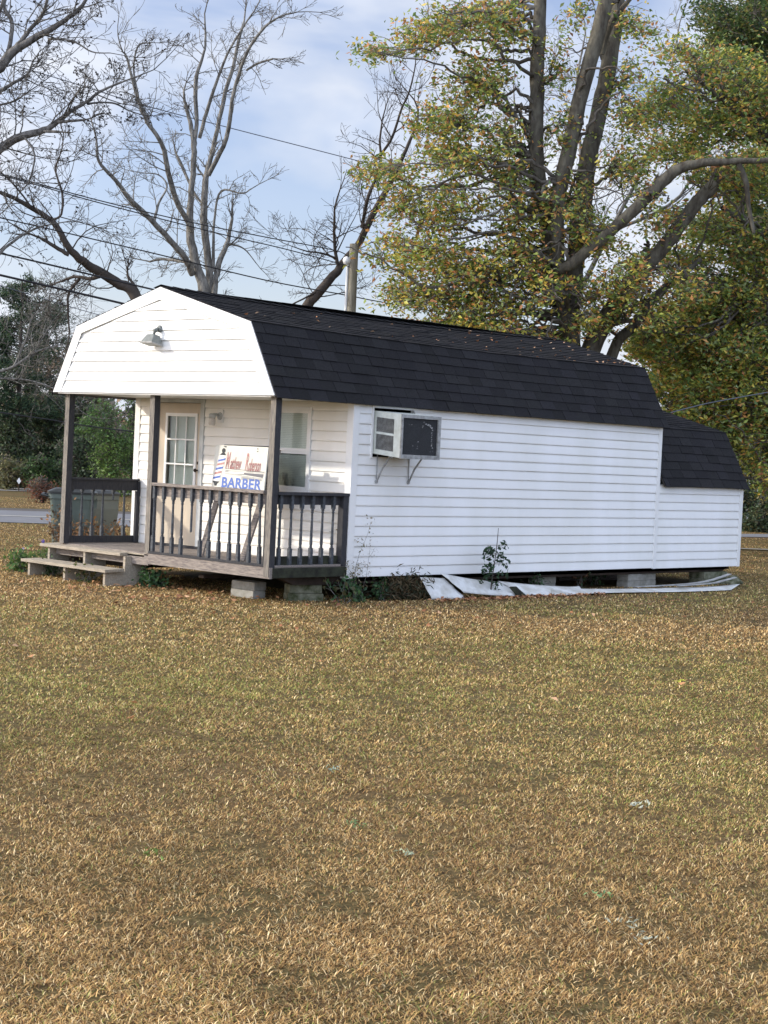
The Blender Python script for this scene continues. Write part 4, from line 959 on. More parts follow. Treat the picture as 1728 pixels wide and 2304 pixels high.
# ================================================================== small plants
def plant_leaves(tips, size, cols, w_, n_per=7, spread=.09):
    P = []; 
    for t in tips:
        t = np.asarray(t); m = len(t)
        for _ in range(n_per):
            P.append(t[RNG.integers(max(1, m//3), m)]+RNG.normal(size=3)*spread)
    P = np.array(P); P[:, 2] = np.maximum(P[:, 2], .015); n = len(P)
    return P, size*(.6+.7*RNG.random(n)), pick(cols, w_, n)
def small_plant(name, base, h, nst, cols, w_, label, cat, size=.05, n_per=7, spread=.05, lean=.35, group=None, stem=.005, leafm='leaf', sub=2, sl=.35, stemm='bark'):
    t = empty(name, tuple(base), label, cat, group); W = Wood(); tips = []
    for i in range(nst):
        d = np.array([RNG.normal()*lean, RNG.normal()*lean, 1.0]); L = h*(.6+.5*RNG.random())
        m = 7; P = [np.array(base, float)+np.array([RNG.normal()*.04, RNG.normal()*.04, 0])]
        for k in range(m):
            d = d+RNG.normal(size=3)*.10; d[2] = max(d[2], .3); d /= np.linalg.norm(d); P.append(P[-1]+d*L/m)
        P = np.array(P); W.tube(P, np.linspace(stem, stem*.4, m+1), 4); tips.append(P)
        for s_ in range(sub):
            k = RNG.integers(2, m); dd = RNG.normal(size=3); dd[2] = abs(dd[2])*.6; W.grow(P[k], dd, L*sl, stem*.5, 0, wig=.15, tips=tips, tipr=.0015)
    W.build('stem', M[stemm], t)
    P, s_, C = plant_leaves(tips, size, cols, w_, n_per, spread); leaf_quads(P, s_, C, 'leaves', M[leafm], t)
    return t
GRN = [(.045, .10, .035), (.07, .14, .045), (.03, .07, .03)]
BRN = [(.22, .12, .05), (.30, .15, .06), (.12, .08, .05), (.30, .22, .12)]
# the sapling in front of the side wall
sp = empty('sapling', (2.40, -.33, 0), 'young green sapling with a bare tip in front of the side wall', 'sapling')
W = Wood(); P0 = np.array([(2.40, -.33, 0), (2.42, -.33, .25), (2.45, -.34, .5), (2.475, -.34, .70), (2.49, -.34, .93)]); W.tube(catmull(P0, 4), np.linspace(.011, .004, 17), 6)
LP = []; 
for z, sx, L in ((.18, 1, .22), (.30, -1, .42), (.34, 1, .40), (.42, -1, .30), (.46, -1, .36), (.52, 1, .34), (.56, 1, .42), (.60, -1, .26), (.66, 1, .20), (.70, -1, .30), (.74, 1, .32), (.38, -1, .34), (.48, -1, .22), (.63, -1, .28), (.72, -1, .16)):
    x = 2.40+.09*z/.93*1.0; m = 7; d = np.array([sx*.8, -.25+RNG.random()*.4, .42]); d /= np.linalg.norm(d); P = [np.array([x, -.335, z*.88])]
    for k in range(m):
        d = d+np.array([0, 0, -.13])+RNG.normal(size=3)*.05; d /= np.linalg.norm(d); P.append(P[-1]+d*L*.75/m)
    P = np.array(P); W.tube(P, np.linspace(.004, .0018, m+1), 3)
    for k in range(2, m+1):
        for s_ in (-1, 1): LP.append(P[k]+np.array([0, s_*.02, .018*s_-.004])+RNG.normal(size=3)*.012)
W.build('stem', M['bark_dark'], sp); LP = np.array(LP); n = len(LP)
leaf_quads(LP, .072*(.75+.5*RNG.random(n)), pick([(.028, .065, .028), (.04, .09, .035), (.02, .045, .022)], [3, 2, 2], n), 'leaves', M['leaf'], sp, narrow=.5)
wd_group = 'weeds around the porch'
small_plant('weed', (-.18, -.16, 0), .34, 4, GRN+[(.12, .11, .05)], [2, 1, 2, 2], 'green and straw weed tuft below the porch corner post', 'weed', size=.07, group=wd_group)
small_plant('weed', (.12, -.10, 0), .30, 4, GRN, [2, 1, 2], 'low dark leafy weed in front of the house corner', 'weed', size=.07, group=wd_group)
small_plant('weed', (.55, -.10, 0), .22, 5, GRN, [2, 1, 2], 'small bright fern-like weed in the dark gap under the side wall', 'weed', size=.05, group=wd_group, n_per=12)
small_plant('vine', (.02, -.06, 0), 1.15, 2, [(.22, .20, .11), (.30, .25, .16), (.12, .13, .06)], [2, 2, 1], 'tall thin dried vine climbing the rail end at the house corner', 'vine', size=.035, lean=.05, n_per=30, spread=.045, sub=4, sl=.2)
small_plant('vine', (.20, -.07, 0), .80, 1, [(.32, .27, .22), (.24, .20, .16)], [2, 2], 'wispy pale dead stalk against the white corner trim', 'weed', size=.018, lean=.04, n_per=22, spread=.03, sub=5, sl=.16, stem=.003)
small_plant('weed', (-1.15, 2.35, 0), .24, 12, GRN, [2, 3, 1], 'bright green leafy weed at the foot of the steps', 'weed', size=.06, group=wd_group, n_per=9, lean=.9, spread=.06)
small_plant('weed', (-1.55, 3.15, 0), .28, 9, [(.16, .14, .05), (.25, .19, .09), (.06, .11, .03)], [2, 1, 2], 'straw and green weed tuft between the step stringers', 'weed', size=.05, group=wd_group)
small_plant('weed', (-1.45, 4.1, 0), .20, 9, GRN, [2, 1, 1], 'small green weed under the left part of the lower tread', 'weed', size=.05, group=wd_group)
small_plant('weed', (-1.5, 4.75, 0), .30, 14, [(.10, .19, .05), (.14, .22, .06), (.06, .12, .04)], [2, 2, 1], 'bright green weed tuft at the left end of the steps', 'weed', size=.07, group=wd_group, lean=.6)
small_plant('weed', (-.95, 5.05, 0), .42, 12, [(.12, .20, .06), (.16, .22, .08), (.22, .20, .10)], [2, 2, 1], 'tall light green weeds left of the porch corner post', 'weed', size=.06, group=wd_group, lean=.5)
small_plant('dried_weed', (-.62, 5.0, .0), .95, 5, BRN, [1, 1, 3, 1], 'dark brown dried weed stalk in front of the green bin', 'weed', size=.06, group='dried weeds', lean=.16, n_per=12, sub=4)
for k, (x, y, h, lb) in enumerate(((-.35, 4.75, .85, 'rusty orange dried weed behind the middle of the left railing'), (.15, 4.7, .75, 'rusty dried weed at the right end of the left railing'), (-.75, 4.75, .65, 'low tan dried weed behind the left railing, next to the post'))):
    small_plant('dried_weed', (x, y, 0), h, 6, BRN, [2, 3, 1, 1], lb, 'weed', size=.07, group='dried weeds', lean=.22, n_per=11, sub=3)
small_plant('weed', (6.0, .6, 0), .3, 5, GRN, [2, 1, 2], 'dark weed hanging under the wall seam', 'weed', size=.05, group=wd_group)
small_plant('weed', (5.1, .25, 0), .32, 5, [(.12, .06, .03), (.04, .07, .03)], [2, 2], 'reddish weed in the gap left of the middle blocks', 'weed', size=.06, group=wd_group)
small_plant('weed', (8.9, .3, 0), .26, 7, GRN, [2, 1, 2], 'green weed beside the far right block pier', 'weed', size=.04, group=wd_group)
small_plant('weed', (3.95, .1, 0), .30, 5, GRN, [2, 1, 2], 'dark weed in the gap left of the small pier', 'weed', size=.05, group=wd_group)
# brown needle heap under the wall
hp = RNG.normal(size=(2600, 3))*np.array([.20, .10, .10])+np.array([1.02, -.02, .10]); hp[:, 2] = np.abs(hp[:, 2]); o = leaf_quads(hp, .07+.04*RNG.random(len(hp)), pick([(.10, .07, .035), (.05, .06, .03), (.16, .12, .06)], [3, 2, 1], len(hp)), 'grass_heap', M['leaf'], narrow=.18)
tag(o, 'heap of dead brown grass under the side wall beside the torn siding', 'grass heap')
# little purple flowers
for (px, py, D, lb) in ((97, 1219, 25.5, 'small purple flower standing in the lawn left of the steps'), (52, 1238, 25.0, 'small pinkish flower low in the lawn at the left edge')):
    p = at(px, py, D); t = empty('flower', (p[0], p[1], 0), lb, 'flower')
    mb = MB(); mb.tube([(p[0]+.01, p[1], 0), (p[0], p[1], p[2])], .004, 4); mb.build('stem', M['leaf'], t)
    P = p+RNG.normal(size=(9, 3))*.015; leaf_quads(P, np.full(9, .05), pick([(.25, .20, .70), (.35, .28, .75)] if px > 90 else [(.45, .30, .5), (.5, .38, .5)], [1, 1], 9), 'petal', M['litter'], t, narrow=.8)

# ================================================================== fallen leaves
def litter():
    n = 2600
    a = YAW+(RNG.random(n)-.5)*.6; d = 9+RNG.random(n)**.8*16
    x = CAM[0]+d*np.cos(a); y = CAM[1]+d*np.sin(a)
    near = np.exp(-((y+1.2)/2.2)**2)*(x > -3)*(x < 12)+.22*np.exp(-((x+2.5)/1.6)**2)*(y > 0)*(y < 6)
    keep = (RNG.random(n) < .018+.42*near*fbm(x, y, .8)*1.3) & ~((x > -1.3) & (x < 9) & (y > 0) & (y < 4.3))
    x, y = x[keep], y[keep]; n = len(x); P = np.stack([x, y, .028+.02*RNG.random(n)], 1)
    # a drift of leaves along the fallen siding and under the porch front
    k = 330; xs = RNG.uniform(1.1, 4.6, k); P2 = np.stack([xs, -.50-.10*(xs-1.2)/3.4+RNG.normal(size=k)*.06, .02+.02*RNG.random(k)], 1)
    k = 160; P3 = np.stack([RNG.uniform(-2.6, -.7, k), RNG.uniform(.4, 3.4, k), .03+.015*RNG.random(k)], 1)
    k = 200; P4 = np.stack([RNG.uniform(9.2, 16, k), RNG.uniform(-1.5, 6, k), .035+.02*RNG.random(k)], 1)
    P = np.concatenate([P, P2, P3, P4]); n = len(P)
    o = leaf_quads(P, .048+.035*RNG.random(n), pick([(.48, .25, .12), (.34, .15, .07), (.60, .36, .20), (.20, .09, .05)], [4, 3, 2, 2], n), 'fallen_leaves', M['litter'], None, flat=1.3, narrow=.62)
    tag(o, 'orange and brown fallen leaves scattered on the lawn', 'leaves', kind='stuff')
    # leaves on the roof
    R_ = []
    for i in range(95):
        x = 1.2+5.4*random.random()**.6 if i > 12 else random.uniform(-1.2, 1.5); f = random.random()**1.8
        R_.append((x, .43+f*1.6, ZS+.035+f*.44+sag(x, GX, Ln+.09, .07)))
    for i in range(8): R_.append((Ln+.2+random.random()*2.1, .5+random.random()*1.2, ZS+AZ+.065+.27*random.random()*.2))
    R_ = np.array(R_); n = len(R_)
    o = leaf_quads(R_, .042+.03*RNG.random(n), pick([(.55, .33, .20), (.42, .20, .10), (.62, .44, .30)], [3, 3, 2], n), 'roof_leaves', M['litter'], None, flat=1.2, narrow=.6)
    tag(o, 'dry orange leaves scattered on the black roof', 'leaves', kind='stuff')
litter()
# pale lichen sprigs and a few single weeds on the lawn
for i, (px, py, r, c, lb) in enumerate(((1440, 1822, .05, (.46, .47, .36), 'pale lichen-covered twig lying on the lawn right of centre'), (1450, 2125, .10, (.44, .46, .35), 'large pale lichen sprig near the bottom right of the lawn'),
        (1400, 2088, .05, (.44, .46, .35), 'small pale lichen sprig near the bottom right corner'), (750, 1741, .07, (.33, .40, .30), 'pale grey-green sprig on the lawn near the centre'), (800, 1865, .05, (.17, .24, .10), 'small green weed on the lawn below the centre'),
        (1345, 2025, .06, (.19, .30, .13), 'bright green weed on the lawn at the lower right'), (915, 1930, .04, (.40, .45, .30), 'tiny pale green sprig low in the middle of the lawn'), (345, 1930, .08, (.17, .24, .06), 'yellow-green grass tuft on the lower left of the lawn'),
        (1530, 1540, .05, (.60, .62, .10), 'bright yellow-green leaf lying on the lawn at the right'))):
    # ground point under that pixel
    dv = CF+(px-864)/FPX*CR-(py-1152)/FPX*CU; p = CAM+dv*(-CAM[2]/dv[2]); k = 15; r *= .5
    P = np.stack([p[0]+RNG.normal(size=k)*r, p[1]+RNG.normal(size=k)*r, .018+.022*RNG.random(k)], 1)
    o = leaf_quads(P, .020+.02*RNG.random(k), pick([c], [1], k), 'ground_sprig', M['litter'], None, flat=.3, narrow=.35); tag(o, lb, 'sprig')

# ================================================================== utility pole and cables
Dp = 36.0; pt = at(797, 549, Dp); pb = gp(792, Dp)
up = empty('utility_pole', (pb[0], pb[1], 0), 'round grey wooden utility pole rising behind the roof ridge', 'utility pole')
pb = np.array([pt[0], pt[1], 0])+(0, 0, 0)
mb = MB(); mb.tube([(pt[0], pt[1], 0), (pt[0], pt[1], 3), (pt[0], pt[1], pt[2])], [.125, .112, .094], 18); mb.build('pole', M['pole'], up)
l_ = -CR*.12-CF*.03
mb = MB(); mb.tube([(pt[0]+l_[0], pt[1]+l_[1], 0), (pt[0]+l_[0], pt[1]+l_[1], pt[2]-.42)], .028, 8); mb.build('conduit', M['pvc'], up)
mb = MB(); c = pt+l_*1.15+np.array([0, 0, -.36]); mb.tube([c-(0, 0, .09), c-(0, 0, .07), c, c+(0, 0, .07), c+(0, 0, .09)], [.02, .07, .095, .07, .02], 14); mb.build('weatherhead', M['pvc'], up, smooth=True)
def cable(pts, D0, D1, r, label, thin=False, sagm=.0):
    P = [at(px, py, D0+(D1-D0)*(i/(len(pts)-1))) for i, (px, py) in enumerate(pts)]
    if pts[0][0] < 0: P = [P[0]+(P[0]-P[1])*k+np.array([0, 0, .05*k*k]) for k in (9, 6, 3, 1.5)]+P      # on to the next pole, out of view
    P = catmull(P, 5); mb = MB(); mb.tube(list(P), r, 5); o = mb.build('overhead_cable', M['wire_thin' if thin else 'wire'], None); tag(o, label, 'cable', 'overhead cables'); return o
hd = at(785, 590, Dp)
cable([(-300, 325), (0, 391), (207, 447), (420, 498), (600, 534), (752, 563), (785, 578)], 28, Dp, .011, 'uppermost of the two paired black cables ending at the utility pole head')
cable([(-300, 330), (0, 394), (207, 452), (466, 519), (640, 560), (752, 590), (785, 600)], 28.4, Dp, .011, 'lower of the two paired black cables ending at the utility pole head')
cable([(-300, 425), (0, 490), (337, 568), (600, 631), (778, 664), (860, 680), (1100, 722)], 30, 40, .013, 'single black cable passing behind the utility pole at mid height')
cable([(-300, 510), (0, 570), (342, 651), (700, 735)], 26, 30, .016, 'thick black cable meeting the gable peak')
cable([(-300, 550), (0, 619), (280, 684), (640, 770)], 26, 30, .020, 'thickest black cable running down behind the left roof slope')
cable([(-300, 60), (78, 161), (311, 233), (518, 288), (798, 360), (1100, 440)], 45, 52, .014, 'thin high grey cable crossing the bare trees', True)
cable([(-100, 610), (104, 674), (228, 710), (400, 756)], 45, 48, .010, 'faint thin cable low beside the pine', True)
cable([(-300, 880), (0, 928), (110, 944), (215, 961), (420, 985)], 50, 52, .02, 'dark cable crossing in front of the left woodland')
cable([(1510, 928), (1560, 915), (1620, 902), (1800, 870)], 30, 34, .012, 'short pale cable rising right from behind the extension roof', True)
#@@PART4
# ================================================================== bare trees
def A_(pts): return [(q[0]/1.929, q[1]/1.929, q[2]/1.929)+tuple(q[3:]) for q in pts]
def husks(tips, n, name, par, s=.036):
    P = []
    for t in tips:
        if RNG.random() < n: P.append(t[-1]+RNG.normal(size=3)*.015)
        if RNG.random() < n*.5: P.append(t[len(t)//2]+RNG.normal(size=3)*.02)
    P = np.array(P); V = []; F = []
    k = len(P); P = np.repeat(P, 3, 0)+RNG.normal(size=(3*k, 3))*.01
    return leaf_quads(P, s*(.7+.5*RNG.random(len(P))), pick([(.035, .03, .028), (.06, .05, .04)], [2, 1], len(P)), name, M['needle'], par, narrow=.9)
def bare_tree(name, base, label, D, limbs, trunk=None, shoots=1.0, L=1.5, mt='bark', husk=0, lvl=2, group='bare winter trees', seed=1, spread=.75):
    global RNG
    RNG = np.random.default_rng(seed)
    t = empty(name, (base[0], base[1], 0), label, 'tree', group); Tr = Wood(); Tw = Wood(); tips = []
    if trunk is not None: Tr.tube(catmull(trunk[0], 5), np.interp(np.linspace(0, 1, (len(trunk[0])-1)*5+1), np.linspace(0, 1, len(trunk[1])), trunk[1]), 12)
    for pts, n, LL in limbs:
        P, R = limb(Tr, A_(pts), D, wob=.03)
        side_shoots(Tw, P, R, int(n*shoots), L*LL, lvl, tips=tips, wig=.30, up=.05, kids=4, spread=spread, ratio=.56, tipr=.0042, sides=3)
        Tw.grow(P[-1], P[-1]-P[-3], L*LL*1.1, R[-1], 2, tips=tips, wig=.25, up=.06, kids=5, spread=.6, ratio=.55, tipr=.0042)
    Tr.build('trunk', M[mt], t); Tw.build('twigs', M[mt], t)
    if husk: husks(tips, husk, 'husks', t)
    return t
D = 36.0
cb = gp(470, D+.3)
def stem_to_ground(px, py, D, r0, r1): 
    p = at(px, py, D); return [np.array([p[0]+.05, p[1], -.1]), np.array([p[0]+.02, p[1], p[2]*.5]), p], [r0, r1*1.1, r1]
c_l = [
 ([(905,1700,34),(893,1300,27),(850,1150,21),(825,980,17),(832,830,13),(842,660,12),(832,560,10),(812,480,8),(800,430,6)], 9, .55),
 ([(842,640,10),(852,540,9),(850,350,9),(882,240,6),(892,180,5),(888,60,3)], 10, .6),
 ([(905,1700,26),(912,1280,17,.3),(905,1150,16,.3),(885,950,16,.3),(892,780,14,.4)], 6, .6),
 ([(892,780,12,.4),(935,600,10,.5),(978,400,9,.7),(1012,290,8,.8),(1038,165,7,.9),(1060,90,4,1)], 11, .6),
 ([(905,760,11,.4),(982,600,10,0),(1015,400,8,-.3),(1072,230,7,-.6),(1138,130,6,-.8),(1210,75,4,-.9),(1290,52,2.5,-1)], 13, .65),
 ([(865,600,9,.3),(905,460,8,.2),(960,300,6,.0),(1000,210,5,-.2),(1060,110,4,-.3),(1105,45,3,-.3)], 10, .6),
 ([(1070,305,5,-.4),(1120,275,5,-.6),(1185,255,4,-.8)], 4, .5),
 ([(835,1000,13,-.1),(765,870,12,-.4),(725,720,11,-.8),(700,620,10,-1),(640,530,9,-1.2),(590,400,7,-1.5),(550,250,5,-1.7),(532,225,3,-1.8)], 16, .8),
 ([(600,420,5,-1.5),(580,300,4,-1.6),(600,200,4,-1.6),(655,185,2,-1.6)], 6, .5),
 ([(835,1190,15,-.1),(790,1100,14,-.5),(660,960,12,-1),(560,860,11,-1.4),(500,780,9,-1.7),(430,700,7,-2),(418,600,4,-2.1)], 16, .85),
 ([(825,1140,9,-.2),(760,1130,7,.2),(700,1125,6,.4),(650,1135,4,.5)], 6, .55),
 ([(925,1310,15,.2),(948,1150,13,.4),(985,1060,10,.5),(1000,990,8,.6)], 6, .6),
 ([(925,1180,8,.3),(930,960,5,.2),(960,830,5,0),(1050,840,3,-.2),(1090,820,3,-.2)], 6, .55),
 ([(900,900,6,.4),(850,850,5,.6),(780,700,7,.9),(765,670,4,1)], 6, .45),
 ([(985,1070,6,.5),(1000,1060,5,.6),(1060,1080,3,.7),(1110,1140,2,.8)], 5, .5),
 ([(670,960,7,-1),(690,880,5,-.9),(725,810,4,-.8),(690,760,3,-.7),(620,750,2,-.6)], 7, .6)]
bare_tree('bare_tree', at(465, 700, D), 'tall bare many-stemmed grey tree rising behind the gable peak', D, c_l, seed=3, L=1.3, shoots=.85)
# leaning trunk to the left of the gable
l_l = [
 ([(680,1700,36),(600,1305,26),(500,1222,22),(400,1160,20,-.4),(310,1090,16,-.8),(230,965,13,-1),(100,880,10,-1.3),(0,835,8,-1.6),(-160,790,6,-2)], 18, .9),
 ([(440,1195,9,-.3),(390,1210,8,-.2),(330,1200,7,0),(270,1220,5,.2)], 5, .6),
 ([(345,1210,8,0),(300,1270,6,.1),(295,1340,5,.1),(298,1400,4,.1)], 4, .5),
 ([(300,1105,10,-.8),(230,1065,8,-.9),(180,1035,7,-1)], 4, .6),
 ([(220,960,5,-1),(265,930,5,-1),(270,840,5,-.9),(240,740,4,-.8),(255,690,3,-.8)], 9, .8),
 ([(140,905,4,-1.2),(100,850,4,-1.3),(40,780,4,-1.5),(-30,720,3,-1.6)], 7, .8),
 ([(610,1290,9),(590,1250,7),(555,1200,5)], 2, .3)]
bare_tree('bare_tree', at(330, 700, 34), 'dark bare trunk leaning left from behind the left roof slope', 34.0, l_l, seed=5, L=1.45, mt='bark_dark', husk=.12, shoots=.8)
# right leaning trunk beside the pole
r_l = [
 ([(1180,1750,34),(1310,1375,24),(1400,1250,20),(1500,1130,17,.2),(1560,1050,15,.3),(1620,930,14,.4),(1690,800,12,.5),(1740,700,9,.5),(1800,560,6,.5)], 8, .8),
 ([(1572,990,9,.3),(1582,930,8,.2),(1600,850,8,0),(1650,720,6,-.1),(1648,610,5,-.2)], 8, .8),
 ([(1640,690,6,-.1),(1700,600,6,-.3),(1740,480,5,-.4),(1775,400,4,-.5),(1800,300,3,-.5),(1805,240,2,-.5)], 8, .8),
 ([(1470,1160,8,.1),(1455,1090,7,0),(1450,1000,6,-.1)], 8, .8),
 ([(1455,1120,5,0),(1400,1100,4,-.2),(1330,1090,3,-.3),(1270,1070,2,-.4)], 6, .7),
 ([(1400,1250,6),(1330,1290,4,-.2),(1250,1330,3,-.3)], 4, .6)]
bare_tree('bare_tree', at(660, 720, 38), 'bare trunk leaning right behind the utility pole', 38.0, r_l, seed=8, L=1.6, mt='bark_dark', shoots=1.2)
# pecan whose limbs enter from the left edge of the picture
pc = gp(-190, 27)
p_l = [
 ([(-340,560,50),(-180,430,34),(-60,335,25),(0,292,22),(60,220,19),(180,150,14),(300,75,10),(360,20,8),(400,-60,6),(420,-160,4)], 17, .9),
 ([(65,212,12),(130,130,9),(190,52,8),(215,-60,5),(240,-200,4)], 9, .8),
 ([(35,240,10,.2),(52,100,9,.4),(18,30,8,.5),(40,-60,6,.6)], 7, .8),
 ([(-340,800,44),(-200,720,28),(-60,682,22),(0,648,19),(60,605,18),(190,565,14),(260,520,11),(320,475,8),(380,440,7),(430,400,6),(520,360,4),(600,330,3)], 22, .9),
 ([(380,452,5),(430,445,4,.2),(500,450,4,.3),(560,480,3,.4),(620,500,2,.4)], 10, .6),
 ([(250,530,7,-.1),(310,525,6,-.2),(368,520,5,-.2)], 3, .35),
 ([(190,570,6,-.2),(255,572,6,-.3)], 1, .25),
 ([(110,600,5,-.4),(150,670,4,-.5),(130,780,4,-.5),(90,830,3,-.5)], 8, .7),
 ([(215,170,6,.2),(240,170,4,.1),(320,180,4,0),(400,225,3,-.1),(480,230,2,-.1)], 8, .7),
 ([(-200,500,14,.6),(-60,430,10,.8),(60,360,7,1),(120,320,5,1.1),(140,270,3,1.1)], 12, .8),
 ([(-200,1100,12),(-60,1140,8,.2),(40,1060,6,.3),(160,990,4,.4),(300,960,2,.5)], 8, .8),
 ([(-200,300,14,-.5),(-80,150,10,-.7),(0,40,8,-.8),(30,-80,6,-.9)], 8, .8),
 ([(-120,540,6),(-40,470,5),(60,440,4),(120,400,3)], 9, .8)]
pt0 = at(-178, 290, 27)
bare_tree('pecan_tree', (pc[0], pc[1]), 'pecan tree whose limbs with dark open husks reach in from the left edge', 27.0, p_l,
          trunk=([np.array([pt0[0]-.4, pt0[1]+.2, -.1]), np.array([pt0[0]-.2, pt0[1]+.1, 3.0]), pt0, at(-170, 100, 27.2), at(-150, -200, 27.4)], [.42, .33, .28, .20, .12]), seed=11, L=1.1, mt='bark_pecan', husk=.26, group=None, shoots=.82)

# ================================================================== the big oak and its neighbours
def B_(pts): return [(760+q[0]/1.7138, q[1]/1.7138, q[2]/1.7138)+tuple(q[3:]) for q in pts]
OAKC = [(.27, .33, .07), (.42, .42, .09), (.66, .50, .10), (.66, .33, .11), (.14, .22, .06), (.34, .42, .19), (.46, .22, .10)]
def oak_tree(name, base, label, D, limbs, clumps, cols, wts, seed, size=.085, group=None, leafn=11, extra=None, mt='bark_lichen', tw=1.0, cat='tree', flat=.5, depth=3.0):
    global RNG
    RNG = np.random.default_rng(seed)
    t = empty(name, (base[0], base[1], 0), label, cat, group); Tr = Wood(); Tw = Wood(); LP = []; anchors = []
    for pts in limbs:
        P, R = limb(Tr, pts, D, wob=.018, sides=12); anchors.append(np.c_[P, R])
    anch = np.concatenate(anchors)
    for (cx, cy, rx, ry, n) in clumps:
        c = at(cx, cy, D)
        px2m = D/FPX
        # boughs from the trunks into the clump
        nb = max(2, int(n/26)); bough = []
        for b in range(nb):
            q = RNG.normal(size=3)*.45
            e = at(cx+q[0]*rx, cy+q[1]*ry, D+q[2]*depth)
            dist = np.linalg.norm(anch[:, :3]-e, axis=1)+np.maximum(anch[:, 2]-e[2]-.2, 0)*1.2
            j = np.argsort(dist)[RNG.integers(0, 5)]; s0 = anch[j, :3]
            mid = (s0+e)/2+np.array([0, 0, .25])+RNG.normal(size=3)*.18*np.linalg.norm(e-s0)**.5
            P = catmull([s0, (s0+mid)/2+RNG.normal(size=3)*.1, mid, (mid+e)/2+RNG.normal(size=3)*.12, e], 5); P[1:-1] += RNG.normal(size=(len(P)-2, 3))*.035
            Tw.tube(P, np.linspace(min(anch[j, 3]*.5, .045), .010, len(P)), 5); bough.append(P)
        allp = np.concatenate(bough)
        for k in range(int(n*tw*1.02)):
            v = RNG.normal(size=3); v /= np.linalg.norm(v); v *= RNG.random()**(1/2.2)*(1.25 if RNG.random() < .25 else 1)
            p = at(cx+v[0]*rx, cy+v[1]*ry, D+v[2]*depth*.95)
            j = np.argmin(np.linalg.norm(allp-p, axis=1)); s0 = allp[j]; dd = p-s0; dl = np.linalg.norm(dd)
            if dl > 1.6: s0 = p-dd/dl*1.3; 
            mid = (s0+p)/2+RNG.normal(size=3)*.10
            P = catmull([s0, mid, p], 3); Tw.tube(P, np.linspace(.009, .0035, len(P)), 3)
            m = int(leafn*(.5+RNG.random()))
            tt = RNG.random(m)**.6; base_p = s0+(p-s0)*tt[:, None]
            LP.append(base_p*.5+p*.5+RNG.normal(size=(m, 3))*np.array([.125, .125, .115]))
    P = np.concatenate(LP); n = len(P)
    # leaf colour varies from bough to bough
    shade = fbm(P[:, 0]*1.0+P[:, 1], P[:, 2], 1.3)
    C = pick(cols, wts, n, .6); tint = np.clip((shade-.5)*2.2, -.6, .6)[:, None]
    C = C*(1+tint*np.array([[.42, .25, .1]]))
    if extra is not None: C = extra(P, C)
    leaf_quads(P, size*(.6+.7*RNG.random(n)), np.clip(C, .01, .8), 'leaves', M['leaf'], t, flat=flat, narrow=.5)
    Tr.build('trunk', M[mt], t); Tw.build('branches', M['bark_twig'], t)
    return t
ol = [B_(p) for p in (
 [(905,2100,48),(895,1310,36),(868,1180,24),(830,1050,24,.2),(800,860,24,.3),(775,680,27,.3),(766,600,30,.3),(768,300,28,.3),(776,150,26,.3),(782,0,24,.3),(790,-150,20,.3)],
 [(898,1310,30),(865,1150,26),(848,950,26,-.3),(852,750,28,-.4),(885,610,30,-.5),(930,400,29,-.6),(985,200,29,-.7),(1035,0,28,-.8),(1060,-150,24,-.8)],
 [(898,1340,40),(890,1280,40,.4),(912,1050,37,.6),(935,850,36,.7),(962,640,35,.7),(1003,450,32,.8),(1045,250,32,.8),(1072,60,30,.8),(1085,-120,26,.8)],
 [(850,1050,20,-.5),(890,1025,22,-.8),(980,955,22,-1),(1100,850,23,-1.2),(1230,722,25,-1.3),(1310,655,22,-1.4),(1400,630,17,-1.5),(1530,622,13,-1.6),(1700,612,10,-1.7),(1850,560,7,-1.8)],
 [(900,1700,46,.5),(975,1350,38,.5),(1058,1200,40,.2),(1130,1090,32,0),(1240,972,29,-.2),(1340,840,28,-.4),(1400,765,27,-.5),(1455,712,26,-.5)],
 [(960,1700,30,1),(1065,1350,22,1),(1135,1262,20,1.1),(1210,1160,18,1.2),(1300,1080,15,1.3),(1400,1000,10,1.4)],
 [(1545,630,12,-1.6),(1575,710,11,-1.5),(1585,800,9,-1.4),(1605,900,7,-1.4)],
 [(1020,210,8,-.3),(1050,100,12,-.4),(1090,40,10,-.5),(1140,-20,8,-.6)],
 [(1060,1250,12,.1),(1100,1240,9,-.2),(1150,1235,8,-.4)])]
oc = [(*(760+c[0]/1.7138, c[1]/1.7138), c[2]/1.7138, c[3]/1.7138, c[4]) for c in (
 (480,100,240,95,130), (130,205,105,30,34), (300,140,110,80,46), (520,310,170,120,120), (420,470,190,95,120), (170,655,150,50,62), (480,620,210,100,150), (390,800,220,95,170),
 (290,980,175,95,135), (520,1030,220,110,190), (300,1140,170,75,110), (560,1190,200,95,150), (700,860,150,150,120), (660,520,80,120,44), (640,150,80,120,36), (860,260,70,200,34), (880,520,90,120,36),
 (900,800,130,160,90), (790,1130,120,120,100), (1000,930,120,110,64), (1150,1040,120,90,70), (1020,1120,110,100,74), (1170,90,120,90,34), (1120,300,90,120,30), (1150,480,110,100,64), (1130,640,120,80,62), (1240,860,110,80,50), (1450,640,150,45,60), (1600,620,100,50,60), (1180,760,70,50,24), (1260,1230,90,60,44), (1360,1110,80,60,40), (820,760,60,60,22), (740,1010,80,100,60), (650,700,90,80,60), (420,1270,160,50,110), (620,1300,150,50,110), (790,1330,110,50,80), (980,1250,90,60,60), (1120,1150,90,90,70),
 (620,30,150,70,40), (930,60,80,90,14), (240,760,60,60,14))]
oak_tree('oak_tree', gp(1285, 34), 'large many-trunked oak with thin yellow-green and orange leaves behind the roof', 34.0, ol, oc, OAKC, [4.4, 4, 2.8, 2.0, 4.4, 2.6, 2.2], 21, leafn=13, size=.118, depth=2.2)
